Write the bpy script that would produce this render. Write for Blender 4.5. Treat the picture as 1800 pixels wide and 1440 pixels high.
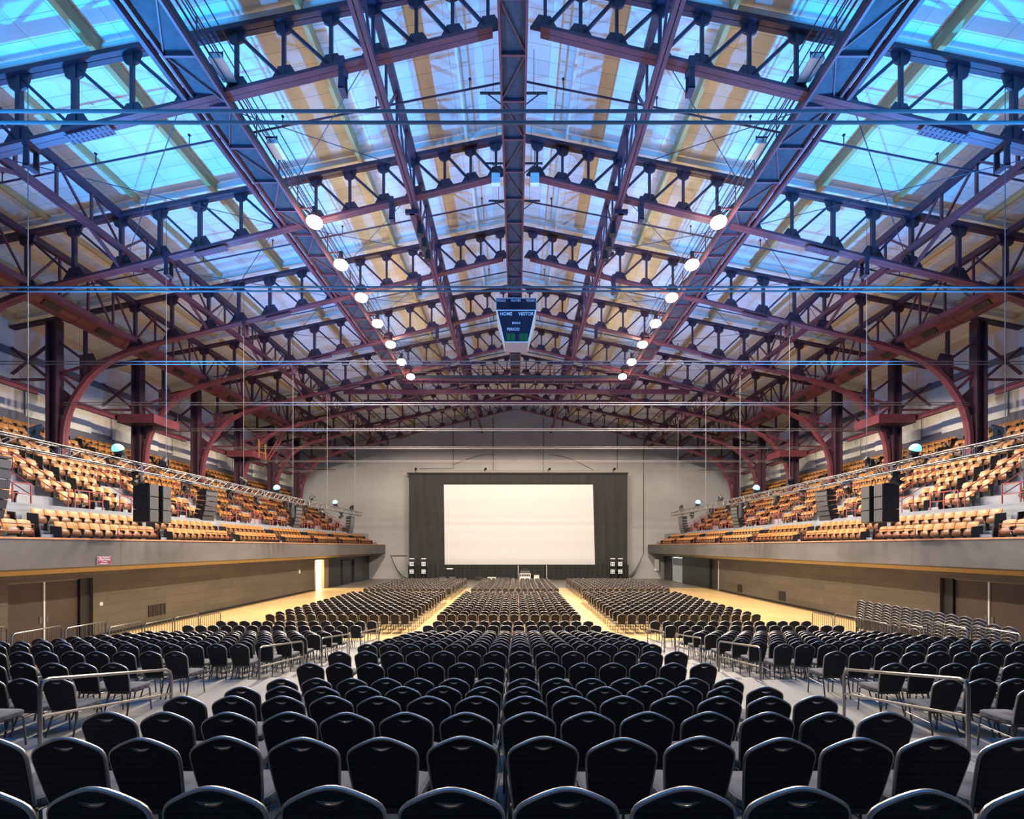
import bpy, bmesh, math, random
import numpy as np
from mathutils import Vector, Matrix
random.seed(7)
PI = math.pi
R = math.radians
for o in list(bpy.data.objects): bpy.data.objects.remove(o)
SC = bpy.context.scene
COL = SC.collection

# ------------------------------------------------------------------ camera, world, exposure
EYE = 3.92
F = 850.0                                   # focal length in pixels of the 1800 px wide frame
cam_d = bpy.data.cameras.new('camera'); cam = bpy.data.objects.new('camera', cam_d); COL.objects.link(cam)
cam_d.sensor_width = 36; cam_d.lens = F / 1800 * 36
cam_d.shift_x = -8 / 1800; cam_d.shift_y = 242 / 1800
cam_d.clip_start = 0.05; cam_d.clip_end = 300
cam.location = (0, 0, EYE); cam.rotation_euler = (PI / 2, 0, 0)
SC.camera = cam
SC.view_settings.view_transform = 'Standard'; SC.view_settings.look = 'None'
SC.view_settings.gamma = 1; SC.view_settings.use_curve_mapping = False
SC.view_settings.exposure = 0.0
SC.cycles.use_denoising = True
SC.cycles.max_bounces = 8; SC.cycles.diffuse_bounces = 5; SC.cycles.glossy_bounces = 3
SC.cycles.sample_clamp_indirect = 6
W = bpy.data.worlds.new('hall_ambient'); SC.world = W; W.use_nodes = True
W.node_tree.nodes['Background'].inputs[0].default_value = (0.75, 0.8, 1.0, 1)
W.node_tree.nodes['Background'].inputs[1].default_value = 0.10
WARM = (1.0, 0.82, 0.62); BLUE = (0.0, 0.29, 0.95)
FLOOD_TILT = R(11); FLOOD_W = 6200; BLUE_W = 16000; BLUE_TILT = R(39)

# hall layout (metres; x right, y away from the camera, z up from the arena floor)
S = 5.67
def TY(n): return 14.35 + S * (n - 1)       # depth of roof truss n
WALL_Y = 60.0
BX = 16.0                                   # balcony front
LWX = 18.3                                  # wall under the balcony
OWX = 26.9                                  # outer wall
Z0 = -8.0                                   # start of the hall behind the camera

# ------------------------------------------------------------------ materials
def mat(name, col, rough=0.6, metal=0.0, noise=0.0, nscale=3.0, bump=0.0, bscale=60.0, spec=0.5, emit=None, es=0.0, stretch=None):
    m = bpy.data.materials.new(name); m.use_nodes = True
    nt = m.node_tree; b = nt.nodes['Principled BSDF']
    b.inputs['Base Color'].default_value = (*col, 1); b.inputs['Roughness'].default_value = rough
    b.inputs['Metallic'].default_value = metal; b.inputs['Specular IOR Level'].default_value = spec
    tc = nt.nodes.new('ShaderNodeTexCoord')
    src = tc.outputs['Object']
    if stretch:
        mp = nt.nodes.new('ShaderNodeMapping'); mp.inputs['Scale'].default_value = stretch
        nt.links.new(src, mp.inputs['Vector']); src = mp.outputs['Vector']
    if noise:
        n = nt.nodes.new('ShaderNodeTexNoise'); n.inputs['Scale'].default_value = nscale; n.inputs['Detail'].default_value = 6
        nt.links.new(src, n.inputs['Vector'])
        r = nt.nodes.new('ShaderNodeValToRGB')
        r.color_ramp.elements[0].position = 0.3; r.color_ramp.elements[1].position = 0.7
        r.color_ramp.elements[0].color = (*[c * (1 - noise) for c in col], 1)
        r.color_ramp.elements[1].color = (*[min(1, c * (1 + noise)) for c in col], 1)
        nt.links.new(n.outputs['Fac'], r.inputs['Fac']); nt.links.new(r.outputs['Color'], b.inputs['Base Color'])
    if bump:
        n2 = nt.nodes.new('ShaderNodeTexNoise'); n2.inputs['Scale'].default_value = bscale
        nt.links.new(src, n2.inputs['Vector'])
        bp = nt.nodes.new('ShaderNodeBump'); bp.inputs['Strength'].default_value = bump; bp.inputs['Distance'].default_value = 0.01
        nt.links.new(n2.outputs['Fac'], bp.inputs['Height']); nt.links.new(bp.outputs['Normal'], b.inputs['Normal'])
    if emit:
        b.inputs['Emission Color'].default_value = (*emit, 1); b.inputs['Emission Strength'].default_value = es
    return m

def brick_mat(name, col, mortar, rough, bw, bh, msize, swap=None, noise=0.08, offset=0.0, bump=0.0, spec=0.4):
    """flat courses / boards / panels: joints and slight board to board variation"""
    m = bpy.data.materials.new(name); m.use_nodes = True
    nt = m.node_tree; b = nt.nodes['Principled BSDF']; b.inputs['Roughness'].default_value = rough
    b.inputs['Specular IOR Level'].default_value = spec
    tc = nt.nodes.new('ShaderNodeTexCoord'); src = tc.outputs['Object']
    sp = nt.nodes.new('ShaderNodeSeparateXYZ'); cb = nt.nodes.new('ShaderNodeCombineXYZ'); nt.links.new(src, sp.inputs[0])
    a, c = swap or ('X', 'Y')
    nt.links.new(sp.outputs[a], cb.inputs['X']); nt.links.new(sp.outputs[c], cb.inputs['Y'])
    br = nt.nodes.new('ShaderNodeTexBrick'); nt.links.new(cb.outputs[0], br.inputs['Vector'])
    br.offset = offset
    br.inputs['Scale'].default_value = 1.0; br.inputs['Brick Width'].default_value = bw; br.inputs['Row Height'].default_value = bh
    br.inputs['Mortar Size'].default_value = msize; br.inputs['Mortar Smooth'].default_value = 0.2
    br.inputs['Color1'].default_value = (*[c_ * (1 - noise) for c_ in col], 1)
    br.inputs['Color2'].default_value = (*[min(1, c_ * (1 + noise)) for c_ in col], 1)
    br.inputs['Mortar'].default_value = (*mortar, 1)
    nz = nt.nodes.new('ShaderNodeTexNoise'); nz.inputs['Scale'].default_value = 0.35; nz.inputs['Detail'].default_value = 8
    nt.links.new(src, nz.inputs['Vector'])
    mr = nt.nodes.new('ShaderNodeMapRange'); mr.inputs[1].default_value = 0.3; mr.inputs[2].default_value = 0.7
    mr.inputs[3].default_value = 1 - noise * 1.5; mr.inputs[4].default_value = 1 + noise
    nt.links.new(nz.outputs['Fac'], mr.inputs[0])
    mx = nt.nodes.new('ShaderNodeVectorMath'); mx.operation = 'MULTIPLY'
    nt.links.new(br.outputs['Color'], mx.inputs[0]); nt.links.new(mr.outputs[0], mx.inputs[1])
    nt.links.new(mx.outputs[0], b.inputs['Base Color'])
    if bump:
        bp = nt.nodes.new('ShaderNodeBump'); bp.inputs['Strength'].default_value = bump; bp.inputs['Distance'].default_value = 0.02
        bp.invert = True
        nt.links.new(br.outputs['Fac'], bp.inputs['Height']); nt.links.new(bp.outputs['Normal'], b.inputs['Normal'])
    return m

def weave_mat(name, col, col2, scale):
    m = bpy.data.materials.new(name); m.use_nodes = True
    nt = m.node_tree; b = nt.nodes['Principled BSDF']; b.inputs['Roughness'].default_value = 0.85
    b.inputs['Specular IOR Level'].default_value = 0.25
    tc = nt.nodes.new('ShaderNodeTexCoord')
    ck = nt.nodes.new('ShaderNodeTexVoronoi'); ck.inputs['Scale'].default_value = scale; ck.inputs['Randomness'].default_value = 0.15
    nt.links.new(tc.outputs['Object'], ck.inputs['Vector'])
    r = nt.nodes.new('ShaderNodeValToRGB'); r.color_ramp.elements[0].position = 0.25; r.color_ramp.elements[1].position = 0.6
    r.color_ramp.elements[0].color = (*col2, 1); r.color_ramp.elements[1].color = (*col, 1)
    nt.links.new(ck.outputs['Distance'], r.inputs['Fac']); nt.links.new(r.outputs['Color'], b.inputs['Base Color'])
    bp = nt.nodes.new('ShaderNodeBump'); bp.inputs['Strength'].default_value = 0.4; bp.inputs['Distance'].default_value = 0.004
    nt.links.new(ck.outputs['Distance'], bp.inputs['Height']); nt.links.new(bp.outputs['Normal'], b.inputs['Normal'])
    return m

M = {}
M['maroon'] = mat('maroon_steel', (0.125, 0.030, 0.042), 0.45, 0.0, 0.25, 1.5, 0.1, 30)
M['maroon_light'] = mat('maroon_duct', (0.13, 0.03, 0.038), 0.35, 0.0, 0.15, 1.0)
M['shaded_steel'] = mat('shaded_maroon_steel', (0.05, 0.02, 0.035), 0.5, 0.0, 0.2, 1.5)  # same maroon paint, with shade and blue cast put into the colour
M['cat_floor'] = mat('catwalk_grating', (0.035, 0.04, 0.05), 0.6, 0.2, 0.3, 6)
M['cat_steel'] = mat('catwalk_steel', (0.16, 0.05, 0.06), 0.4, 0.3)
M['roof'] = brick_mat('roof_panels', (0.72, 0.70, 0.665), (0.33, 0.315, 0.285), 0.8, 1.2, 0.55, 0.008, ('X', 'Y'), 0.05, 0.0)
M['purlin'] = mat('purlin_warm_lit', (0.50, 0.32, 0.12), 0.6, 0, 0.2, 2, stretch=(1, 0.05, 1))  # gold of warm light without the blue wash put into the colour
M['pale_rail'] = mat('pale_purlin_paint', (0.75, 0.74, 0.68), 0.5)
M['wall_end'] = mat('grey_plaster_wall', (0.31, 0.31, 0.325), 0.85, 0, 0.12, 0.22, 0.15, 8)
M['wall_out'] = mat('outer_wall_plaster', (0.52, 0.47, 0.43), 0.85, 0, 0.15, 0.5)
M['wall_band'] = mat('grey_wall_band', (0.10, 0.10, 0.12), 0.8)
M['wall_panel'] = mat('pale_wall_panel', (0.56, 0.55, 0.50), 0.6, 0, 0.06, 0.6)
M['wall_low'] = brick_mat('painted_board_wall', (0.115, 0.100, 0.078), (0.05, 0.044, 0.034), 0.4, 2.4, 0.45, 0.008, ('Y', 'Z'), 0.12, 0.5, 0.3)
M['wall_dark'] = brick_mat('charcoal_board_wall', (0.045, 0.047, 0.05), (0.02, 0.02, 0.02), 0.35, 2.4, 0.45, 0.008, ('Y', 'Z'), 0.12, 0.5, 0.3)
M['fascia'] = mat('balcony_concrete', (0.095, 0.090, 0.088), 0.55, 0, 0.18, 0.6, 0.15, 5, stretch=(1, 0.6, 2))
M['soffit'] = mat('soffit_paint', (0.25, 0.20, 0.12), 0.6)
M['cornice'] = mat('cornice_floor_lit', (0.42, 0.31, 0.17), 0.6)  # soffit tone made brighter for light thrown up by the floor
M['coping'] = mat('coping_timber', (0.50, 0.24, 0.12), 0.5, 0, 0.2, 3)
M['step'] = mat('grey_painted_steps', (0.24, 0.255, 0.28), 0.6, 0, 0.1, 2)
M['wood_floor'] = brick_mat('maple_court_floor', (0.60, 0.42, 0.20), (0.46, 0.30, 0.13), 0.28, 1.6, 0.09, 0.003, ('Y', 'X'), 0.08, 0.37, 0.0, 0.5)
M['grey_floor'] = mat('grey_stage_floor', (0.17, 0.155, 0.14), 0.35, 0, 0.25, 0.8)
M['deck'] = brick_mat('riser_deck', (0.225, 0.22, 0.215), (0.09, 0.09, 0.09), 0.5, 1.22, 2.44, 0.006, ('X', 'Y'), 0.1, 0.0)
M['riser_front'] = mat('riser_front_blue', (0.05, 0.10, 0.18), 0.6)
M['fabric'] = weave_mat('black_woven_fabric', (0.022, 0.021, 0.023), (0.05, 0.048, 0.05), 90)
M['seat_fabric'] = weave_mat('seat_woven_fabric', (0.05, 0.052, 0.062), (0.16, 0.16, 0.17), 90)
M['pewter'] = mat('pewter_frame', (0.42, 0.39, 0.365), 0.36, 0.9)
M['leg'] = mat('dark_frame_leg', (0.11, 0.11, 0.12), 0.35, 0.8)
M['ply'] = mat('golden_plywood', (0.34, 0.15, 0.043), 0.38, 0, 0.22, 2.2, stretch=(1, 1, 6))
M['ply_seat'] = mat('shaded_plywood', (0.17, 0.075, 0.03), 0.38, 0, 0.25, 2.0, stretch=(1, 1, 6))  # plywood darkened for the shade on the tipped-up seats
M['iron'] = mat('seat_iron', (0.03, 0.025, 0.025), 0.45, 0.3)
M['rail'] = mat('maroon_rail', (0.28, 0.06, 0.06), 0.4, 0.1)
M['hand'] = mat('brushed_steel_rail', (0.26, 0.25, 0.24), 0.3, 0.9)
M['alu'] = mat('truss_aluminium', (0.15, 0.15, 0.16), 0.45, 0.5)
M['black'] = mat('black_paint', (0.012, 0.012, 0.014), 0.5)
M['cab'] = mat('speaker_cabinet', (0.012, 0.012, 0.015), 0.5, 0, 0, 1, 0.3, 60)
M['grille'] = mat('speaker_grille', (0.075, 0.075, 0.078), 0.5, 0.3, 0.2, 40)
M['drape'] = mat('black_drape', (0.022, 0.023, 0.024), 0.95, 0, 0.3, 1.0, stretch=(6, 1, 0.4))
M['border'] = mat('charcoal_screen_border', (0.030, 0.031, 0.032), 0.9, 0, 0.2, 0.6, stretch=(3, 1, 0.3))
M['screen'] = mat('projection_screen', (0.66, 0.665, 0.70), 0.9)
M['cable'] = mat('steel_cable', (0.15, 0.13, 0.13), 0.6, 0.15)
M['wire'] = mat('thin_wire', (0.16, 0.15, 0.15), 0.6, 0.2)
M['conduit'] = mat('grey_conduit', (0.10, 0.10, 0.10), 0.5, 0.4)
M['white'] = mat('white_enamel', (0.75, 0.75, 0.74), 0.5)
M['score'] = mat('scoreboard_face', (0.006, 0.012, 0.028), 0.4)
M['score_green'] = mat('scoreboard_digit_green', (0.01, 0.09, 0.025), 0.4)
M['score_trim'] = mat('scoreboard_trim', (0.55, 0.66, 0.72), 0.5)
M['score_ply'] = mat('scoreboard_side', (0.62, 0.50, 0.33), 0.6, 0, 0.15, 6)
M['score_bottom'] = mat('scoreboard_bottom', (0.26, 0.20, 0.17), 0.7)
M['lamp'] = mat('flood_lamp_glow', (1, 0.9, 0.75), 0.5, emit=(1.0, 0.86, 0.62), es=60)
M['bluelamp'] = mat('blue_lamp_glow', (0.4, 0.7, 1), 0.5, emit=(0.05, 0.42, 1.0), es=6)
M['blinder'] = mat('blinder_lamp_glow', (1, 0.97, 0.9), 0.5, emit=(1, 0.95, 0.88), es=0.55)
M['doorleaf'] = mat('brown_door_leaf', (0.06, 0.043, 0.034), 0.5, 0, 0.15, 1)
M['cream'] = mat('cream_corridor', (0.8, 0.74, 0.6), 0.7)
M['sign'] = mat('maroon_sign', (0.22, 0.03, 0.08), 0.5)
M['silver'] = mat('silver_curtain', (0.55, 0.62, 0.66), 0.4, 0.1)

# ------------------------------------------------------------------ mesh helpers
class MB:
    def __init__(s): s.v = []; s.f = []; s.mi = []
    def add(s, vs, fs, mi=0):
        b = len(s.v); s.v += [tuple(v) for v in vs]; s.f += [tuple(i + b for i in f) for f in fs]; s.mi += [mi] * len(fs)
    def box(s, a, b, mi=0):
        x0, y0, z0 = a; x1, y1, z1 = b
        s.add([(x0, y0, z0), (x1, y0, z0), (x1, y1, z0), (x0, y1, z0), (x0, y0, z1), (x1, y0, z1), (x1, y1, z1), (x0, y1, z1)],
              [(0, 3, 2, 1), (4, 5, 6, 7), (0, 1, 5, 4), (1, 2, 6, 5), (2, 3, 7, 6), (3, 0, 4, 7)], mi)
    def beam(s, p, q, w, h, up=(0, 0, 1), mi=0):
        p = Vector(p); q = Vector(q); d = (q - p).normalized(); u = Vector(up)
        if abs(d.dot(u)) > 0.98: u = Vector((0, 1, 0))
        side = d.cross(u).normalized() * (w / 2); u2 = side.cross(d).normalized() * (h / 2)
        vs = [p - side - u2, p + side - u2, p + side + u2, p - side + u2, q - side - u2, q + side - u2, q + side + u2, q - side + u2]
        s.add(vs, [(0, 3, 2, 1), (4, 5, 6, 7), (0, 1, 5, 4), (1, 2, 6, 5), (2, 3, 7, 6), (3, 0, 4, 7)], mi)
    def tube(s, pts, r, n=8, closed=False, mi=0):
        pts = [Vector(p) for p in pts]; k = len(pts); rings = []
        prev = None
        for i, p in enumerate(pts):
            if closed: t = (pts[(i + 1) % k] - pts[i - 1]).normalized()
            else: t = (pts[min(i + 1, k - 1)] - pts[max(i - 1, 0)]).normalized()
            if prev is None:
                a = Vector((0, 0, 1)) if abs(t.z) < 0.9 else Vector((0, 1, 0))
                u = t.cross(a).normalized()
            else:
                u = (prev - t * prev.dot(t)).normalized()
            prev = u; w = t.cross(u)
            rings.append([p + (u * math.cos(2 * PI * j / n) + w * math.sin(2 * PI * j / n)) * r for j in range(n)])
        vs = [v for rg in rings for v in rg]; fs = []
        for i in range(k if closed else k - 1):
            a = i * n; b = ((i + 1) % k) * n
            for j in range(n): fs.append((a + j, a + (j + 1) % n, b + (j + 1) % n, b + j))
        if not closed:
            fs.append(tuple(range(n))[::-1]); fs.append(tuple((k - 1) * n + j for j in range(n)))
        s.add(vs, fs, mi)
    def cyl(s, p, q, r0, r1=None, n=12, mi=0):
        r1 = r0 if r1 is None else r1
        p = Vector(p); q = Vector(q); t = (q - p).normalized()
        a = Vector((0, 0, 1)) if abs(t.z) < 0.9 else Vector((0, 1, 0))
        u = t.cross(a).normalized(); w = t.cross(u)
        vs = [p + (u * math.cos(2 * PI * j / n) + w * math.sin(2 * PI * j / n)) * r0 for j in range(n)]
        vs += [q + (u * math.cos(2 * PI * j / n) + w * math.sin(2 * PI * j / n)) * r1 for j in range(n)]
        s.add(vs, [(j, (j + 1) % n, n + (j + 1) % n, n + j) for j in range(n)] + [tuple(range(n))[::-1], tuple(range(n, 2 * n))], mi)
    def prism(s, poly, axis, a, b, mi=0):
        """poly: 2D points, extruded along axis 0/1/2 from a to b"""
        def P(u, v, w):
            return {0: (w, u, v), 1: (u, w, v), 2: (u, v, w)}[axis]
        n = len(poly)
        vs = [P(u, v, a) for u, v in poly] + [P(u, v, b) for u, v in poly]
        s.add(vs, [tuple(range(n)), tuple(range(n, 2 * n))[::-1]] + [(i, (i + 1) % n, n + (i + 1) % n, n + i) for i in range(n)], mi)
    def sphere(s, c, r, n=12, m=8, mi=0, sz=1.0):
        vs = []; fs = []
        for i in range(m + 1):
            th = PI * i / m
            for j in range(n): vs.append((c[0] + r * math.sin(th) * math.cos(2 * PI * j / n), c[1] + r * math.sin(th) * math.sin(2 * PI * j / n), c[2] + r * sz * math.cos(th)))
        for i in range(m):
            for j in range(n): fs.append((i * n + j, i * n + (j + 1) % n, (i + 1) * n + (j + 1) % n, (i + 1) * n + j))
        s.add(vs, fs, mi)
    def mesh(s, name, mats, smooth=False):
        me = bpy.data.meshes.new(name); me.from_pydata(s.v, [], s.f)
        bm = bmesh.new(); bm.from_mesh(me); bmesh.ops.remove_doubles(bm, verts=bm.verts, dist=1e-5)
        bmesh.ops.recalc_face_normals(bm, faces=bm.faces); 
        if not isinstance(mats, (list, tuple)): mats = [mats]
        bm.to_mesh(me); bm.free()
        if len(mats) > 1 and len(me.polygons) == len(s.mi): me.polygons.foreach_set('material_index', s.mi)
        for m_ in mats: me.materials.append(M[m_] if isinstance(m_, str) else m_)
        if smooth:
            me.polygons.foreach_set('use_smooth', [True] * len(me.polygons))
            me.set_sharp_from_angle(angle=R(40))
        return me
    def build(s, name, m, parent=None, smooth=False, loc=None):
        o = bpy.data.objects.new(name, s.mesh(name, m, smooth)); COL.objects.link(o)
        if parent is not None: o.parent = parent
        if loc: o.location = loc
        return o

def tag(o, label=None, cat=None, group=None, kind=None):
    if label: o['label'] = label
    if cat: o['category'] = cat
    if group: o['group'] = group
    if kind: o['kind'] = kind
    return o
def empty(name, loc=(0, 0, 0), rz=0.0):
    o = bpy.data.objects.new(name, None); COL.objects.link(o); o.location = loc; o.rotation_euler = (0, 0, rz)
    o.empty_display_size = 0.1
    return o
def link_mesh(name, me, parent=None, loc=(0, 0, 0), rot=(0, 0, 0)):
    o = bpy.data.objects.new(name, me); COL.objects.link(o); o.parent = parent; o.location = loc; o.rotation_euler = rot
    return o
def copy_tree(o, parent=None):
    c = o.copy(); COL.objects.link(c); c.parent = parent
    for ch in o.children: copy_tree(ch, c)
    return c
ORD = ['', 'first', 'second', 'third', 'fourth', 'fifth', 'sixth', 'seventh', 'eighth', 'ninth', 'tenth', 'eleventh', 'twelfth',
       'thirteenth', 'fourteenth', 'fifteenth', 'sixteenth', 'seventeenth', 'eighteenth', 'nineteenth', 'twentieth', 'twenty-first',
       'twenty-second', 'twenty-third', 'twenty-fourth', 'twenty-fifth', 'twenty-sixth', 'twenty-seventh', 'twenty-eighth']
def onscreen(x, y, z, pad=0):
    if y < 0.3: return False
    u = 908 + F * x / y; v = 962 - F * (z - EYE) / y
    return -pad < u < 1800 + pad and -pad < v < 1440 + pad
SIDES = ((-1, 'left'), (1, 'right'))

# ------------------------------------------------------------------ room shell
mb = MB(); mb.box((-LWX - 0.2, Z0, -0.3), (LWX + 0.2, 46.5, 0)); tag(mb.build('floor', 'wood_floor'), kind='structure')
mb = MB(); mb.box((-LWX - 4, 46.5, -0.3), (LWX + 4, WALL_Y + 0.2, 0.004)); tag(mb.build('floor_stage', 'grey_floor'), kind='structure')
RH = EYE + 17.9; RS = 0.2
mb = MB()
for s in (-1, 1):
    a = [(0, RH), (s * (OWX + 0.4), RH - RS * (OWX + 0.4)), (s * (OWX + 0.4), RH - RS * (OWX + 0.4) + 0.25), (0, RH + 0.25)]
    mb.prism(a, 1, Z0, WALL_Y + 0.3)
tag(mb.build('ceiling', 'roof'), kind='structure')
mb = MB(); mb.box((-OWX - 0.3, WALL_Y, 0), (OWX + 0.3, WALL_Y + 0.3, RH + 0.2)); tag(mb.build('wall_end', 'wall_end'), kind='structure')
mb = MB(); mb.box((-OWX - 0.3, Z0 - 0.3, 0), (OWX + 0.3, Z0, RH + 0.2)); tag(mb.build('wall_behind', 'drape'), kind='structure')  # unseen wall, made dark to cut bounce onto the chair backs
for s, side in SIDES:
    mb = MB(); mb.box((s * OWX, Z0, EYE + 3.2), (s * (OWX + 0.3), WALL_Y, RH - RS * OWX + 0.1)); tag(mb.build('wall_' + side, 'wall_out'), kind='structure')
    mb = MB(); mb.box((s * (OWX - 0.06), Z0, EYE + 5.6), (s * OWX, WALL_Y, EYE + 7.3)); mb.box((s * (OWX - 0.06), Z0, EYE + 10.2), (s * OWX, WALL_Y, EYE + 10.6))
    mb.box((s * (OWX - 0.06), Z0, EYE + 8.7), (s * OWX, WALL_Y, EYE + 8.95))
    tag(mb.build('trim_band_' + side, 'wall_band'), kind='structure')
    # wall under the balcony, with its openings
    ops = [(17.4, 20.9, 2.6), (43.9, 47.0, 2.75) if s < 0 else (43.7, 46.0, 2.75), (50.8, 54.5, 2.5) if s < 0 else (53.4, 57.2, 2.75)]
    zt = EYE - 0.75
    mbs = {'wall_low': MB(), 'wall_dark': MB()}
    y = Z0
    cuts = []
    for (y0, y1, h) in ops: cuts.append((y, y0, 0)); cuts.append((y0, y1, h)); y = y1
    cuts.append((y, WALL_Y, 0))
    for (y0, y1, zb) in cuts:
        k = 'wall_dark' if y0 >= (46.9 if s < 0 else 45.9) else 'wall_low'
        mbs[k].box((s * LWX, y0, zb), (s * (LWX + 0.25), y1, zt))
    tag(mbs['wall_low'].build('wall_under_balcony_' + side, 'wall_low'), kind='structure')
    tag(mbs['wall_dark'].build('wall_far_under_balcony_' + side, 'wall_dark'), kind='structure')
    mb = MB(); mb.box((s * (LWX - 0.03), Z0, 0), (s * LWX, 17.4, 0.12)); mb.box((s * (LWX - 0.03), 20.9, 0), (s * LWX, 43.7, 0.12))
    tag(mb.build('baseboard_' + side, 'black'), kind='structure')
    mb = MB(); mb.prism([(s * 17.75, EYE - 0.77), (s * 18.3, EYE - 0.77), (s * 18.3, EYE - 1.04), (s * 18.12, EYE - 1.04)], 1, Z0, 59.8); tag(mb.build('trim_cornice_' + side, 'cornice'), kind='structure')
    # ---- double door near the camera
    d = empty('door_' + ('1' if s < 0 else '2'), (s * (LWX + 0.12), 17.4, 0)); d['kind'] = 'structure'
    m2 = MB(); m2.box((0, 3.02, 0), (s * 0.5, 3.5, 2.6)); m2.build('door_pocket', 'black', d)
    for k, (a, b) in enumerate(((0.0, 1.5), (1.56, 3.0))):
        m2 = MB(); m2.box((s * 0.1, a, 0), (s * 0.16, b, 2.58))
        lf = m2.build('door_leaf', 'doorleaf', d)
        m2 = MB(); m2.box((s * 0.075, 1.35 if k == 0 else 1.62, 0.95), (s * 0.1, 1.45 if k == 0 else 1.7, 1.2)); m2.build('push_plate', 'alu', lf)
    m2 = MB(); m2.box((s * 0.06, 1.50, 0), (s * 0.14, 1.56, 2.58)); m2.build('lit_gap_strip', 'white', d)  # white strip drawn for the light in the gap between the leaves
    m2 = MB(); m2.box((s * 0.06, 0, 2.55), (s * 0.14, 3.0, 2.6)); m2.build('door_head', 'soffit', d)
# left lit doorway with corridor
d = empty('door_3', (-LWX - 0.25, 43.9, 0)); d['kind'] = 'structure'
m2 = MB(); m2.box((-4, 0, -0.1), (0, 3.1, 0)); m2.box((-4, -0.1, 0), (0, 0, 2.9)); m2.box((-4, 3.1, 0), (0, 3.2, 2.9)); m2.box((-4.1, -0.1, 0), (-4, 3.2, 2.9)); m2.box((-4, 0, 2.85), (0, 3.1, 2.95))
m2.build('corridor', 'cream', d)
m2 = MB(); m2.box((0.0, 2.0, 0), (0.28, 3.1, 2.75)); m2.build('door_jamb', 'soffit', d)
m2 = MB(); m2.box((0.29, -0.08, 0), (0.33, 0.0, 2.85)); m2.box((0.29, -0.08, 2.75), (0.33, 3.18, 2.85)); m2.build('door_frame', 'doorleaf', d)
# left dark roller door
d = empty('door_4', (-LWX, 50.8, 0)); d['kind'] = 'structure'
m2 = MB(); m2.box((-0.22, 0, 0), (-0.16, 3.7, 2.5)); m2.build('door_leaf', 'wall_dark', d)
m2 = MB(); m2.box((0.0, -0.3, 0), (0.06, 0, 2.6)); m2.box((0.0, -0.3, 2.5), (0.06, 3.8, 2.6)); m2.build('door_frame', 'black', d)
# right narrow dark door
d = empty('door_5', (LWX, 43.7, 0)); d['kind'] = 'structure'
m2 = MB(); m2.box((0.12, 0.5, 0), (0.18, 2.3, 2.75)); m2.build('door_leaf', 'wall_dark', d)
m2 = MB(); m2.box((-0.02, 1.95, 0), (0.1, 2.3, 2.75)); m2.build('door_pocket', 'black', d)
m2 = MB(); m2.box((-0.05, 0.0, 0), (0.05, 0.12, 2.7)); m2.build('door_edge', 'white', d)
# right bright opening with pale curtain
d = empty('window_1', (LWX + 0.25, 53.4, 0)); d['kind'] = 'structure'
m2 = MB(); m2.box((0, 0, -0.1), (3, 3.8, 0)); m2.box((0, -0.1, 0), (3, 0, 2.9)); m2.box((0, 3.8, 0), (3, 3.9, 2.9)); m2.box((3, -0.1, 0), (3.1, 3.9, 2.9)); m2.box((0, 0, 2.85), (3, 3.8, 2.95))
m2.build('vestibule', 'white', d)
tag(d, kind='structure')

def pleat(x0, x1, z0, z1, depth, pitch, seed, y=0.0, axis=0, thick=0.02):
    rnd = random.Random(seed); n = max(4, int((x1 - x0) / pitch * 4)); pts = []
    ph = rnd.random() * 6
    for i in range(n + 1):
        u = x0 + (x1 - x0) * i / n
        pts.append((u, y + depth * math.sin(2 * PI * u / pitch + ph + 0.8 * math.sin(u * 1.3 + ph))))
    vs = []; fs = []
    rows = 4
    for j in range(rows + 1):
        z = z0 + (z1 - z0) * j / rows; k = 1.15 - 0.4 * j / rows
        for (u, w) in pts: vs.append((u, y + (w - y) * k, z) if axis == 0 else (y + (w - y) * k, u, z))
    N = len(pts)
    for j in range(rows):
        for i in range(N - 1): fs.append((j * N + i, j * N + i + 1, (j + 1) * N + i + 1, (j + 1) * N + i))
    b = len(vs); off = Vector((0, thick, 0)) if axis == 0 else Vector((thick, 0, 0))
    vs2 = [tuple(Vector(v) + off) for v in vs]; fs2 = [tuple(b + i for i in f[::-1]) for f in fs]
    m_ = MB(); m_.add(vs + vs2, fs + fs2)
    edge = []
    for i in range(N - 1): edge.append((i, i + 1, b + i + 1, b + i)); t0 = rows * N; edge.append((t0 + i, t0 + i + 1, b + t0 + i + 1, b + t0 + i))
    m_.add(vs + vs2, edge)
    return m_
pc = pleat(0, 3.7, 0.02, 2.7, 0.05, 0.5, 3, y=0.15, axis=1)
o = pc.build('vestibule_curtain', 'silver', smooth=True, loc=(LWX + 0.05, 53.45, 0))
tag(o, 'pale silver curtain hanging in the bright opening at the far right', 'curtain')

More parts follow.
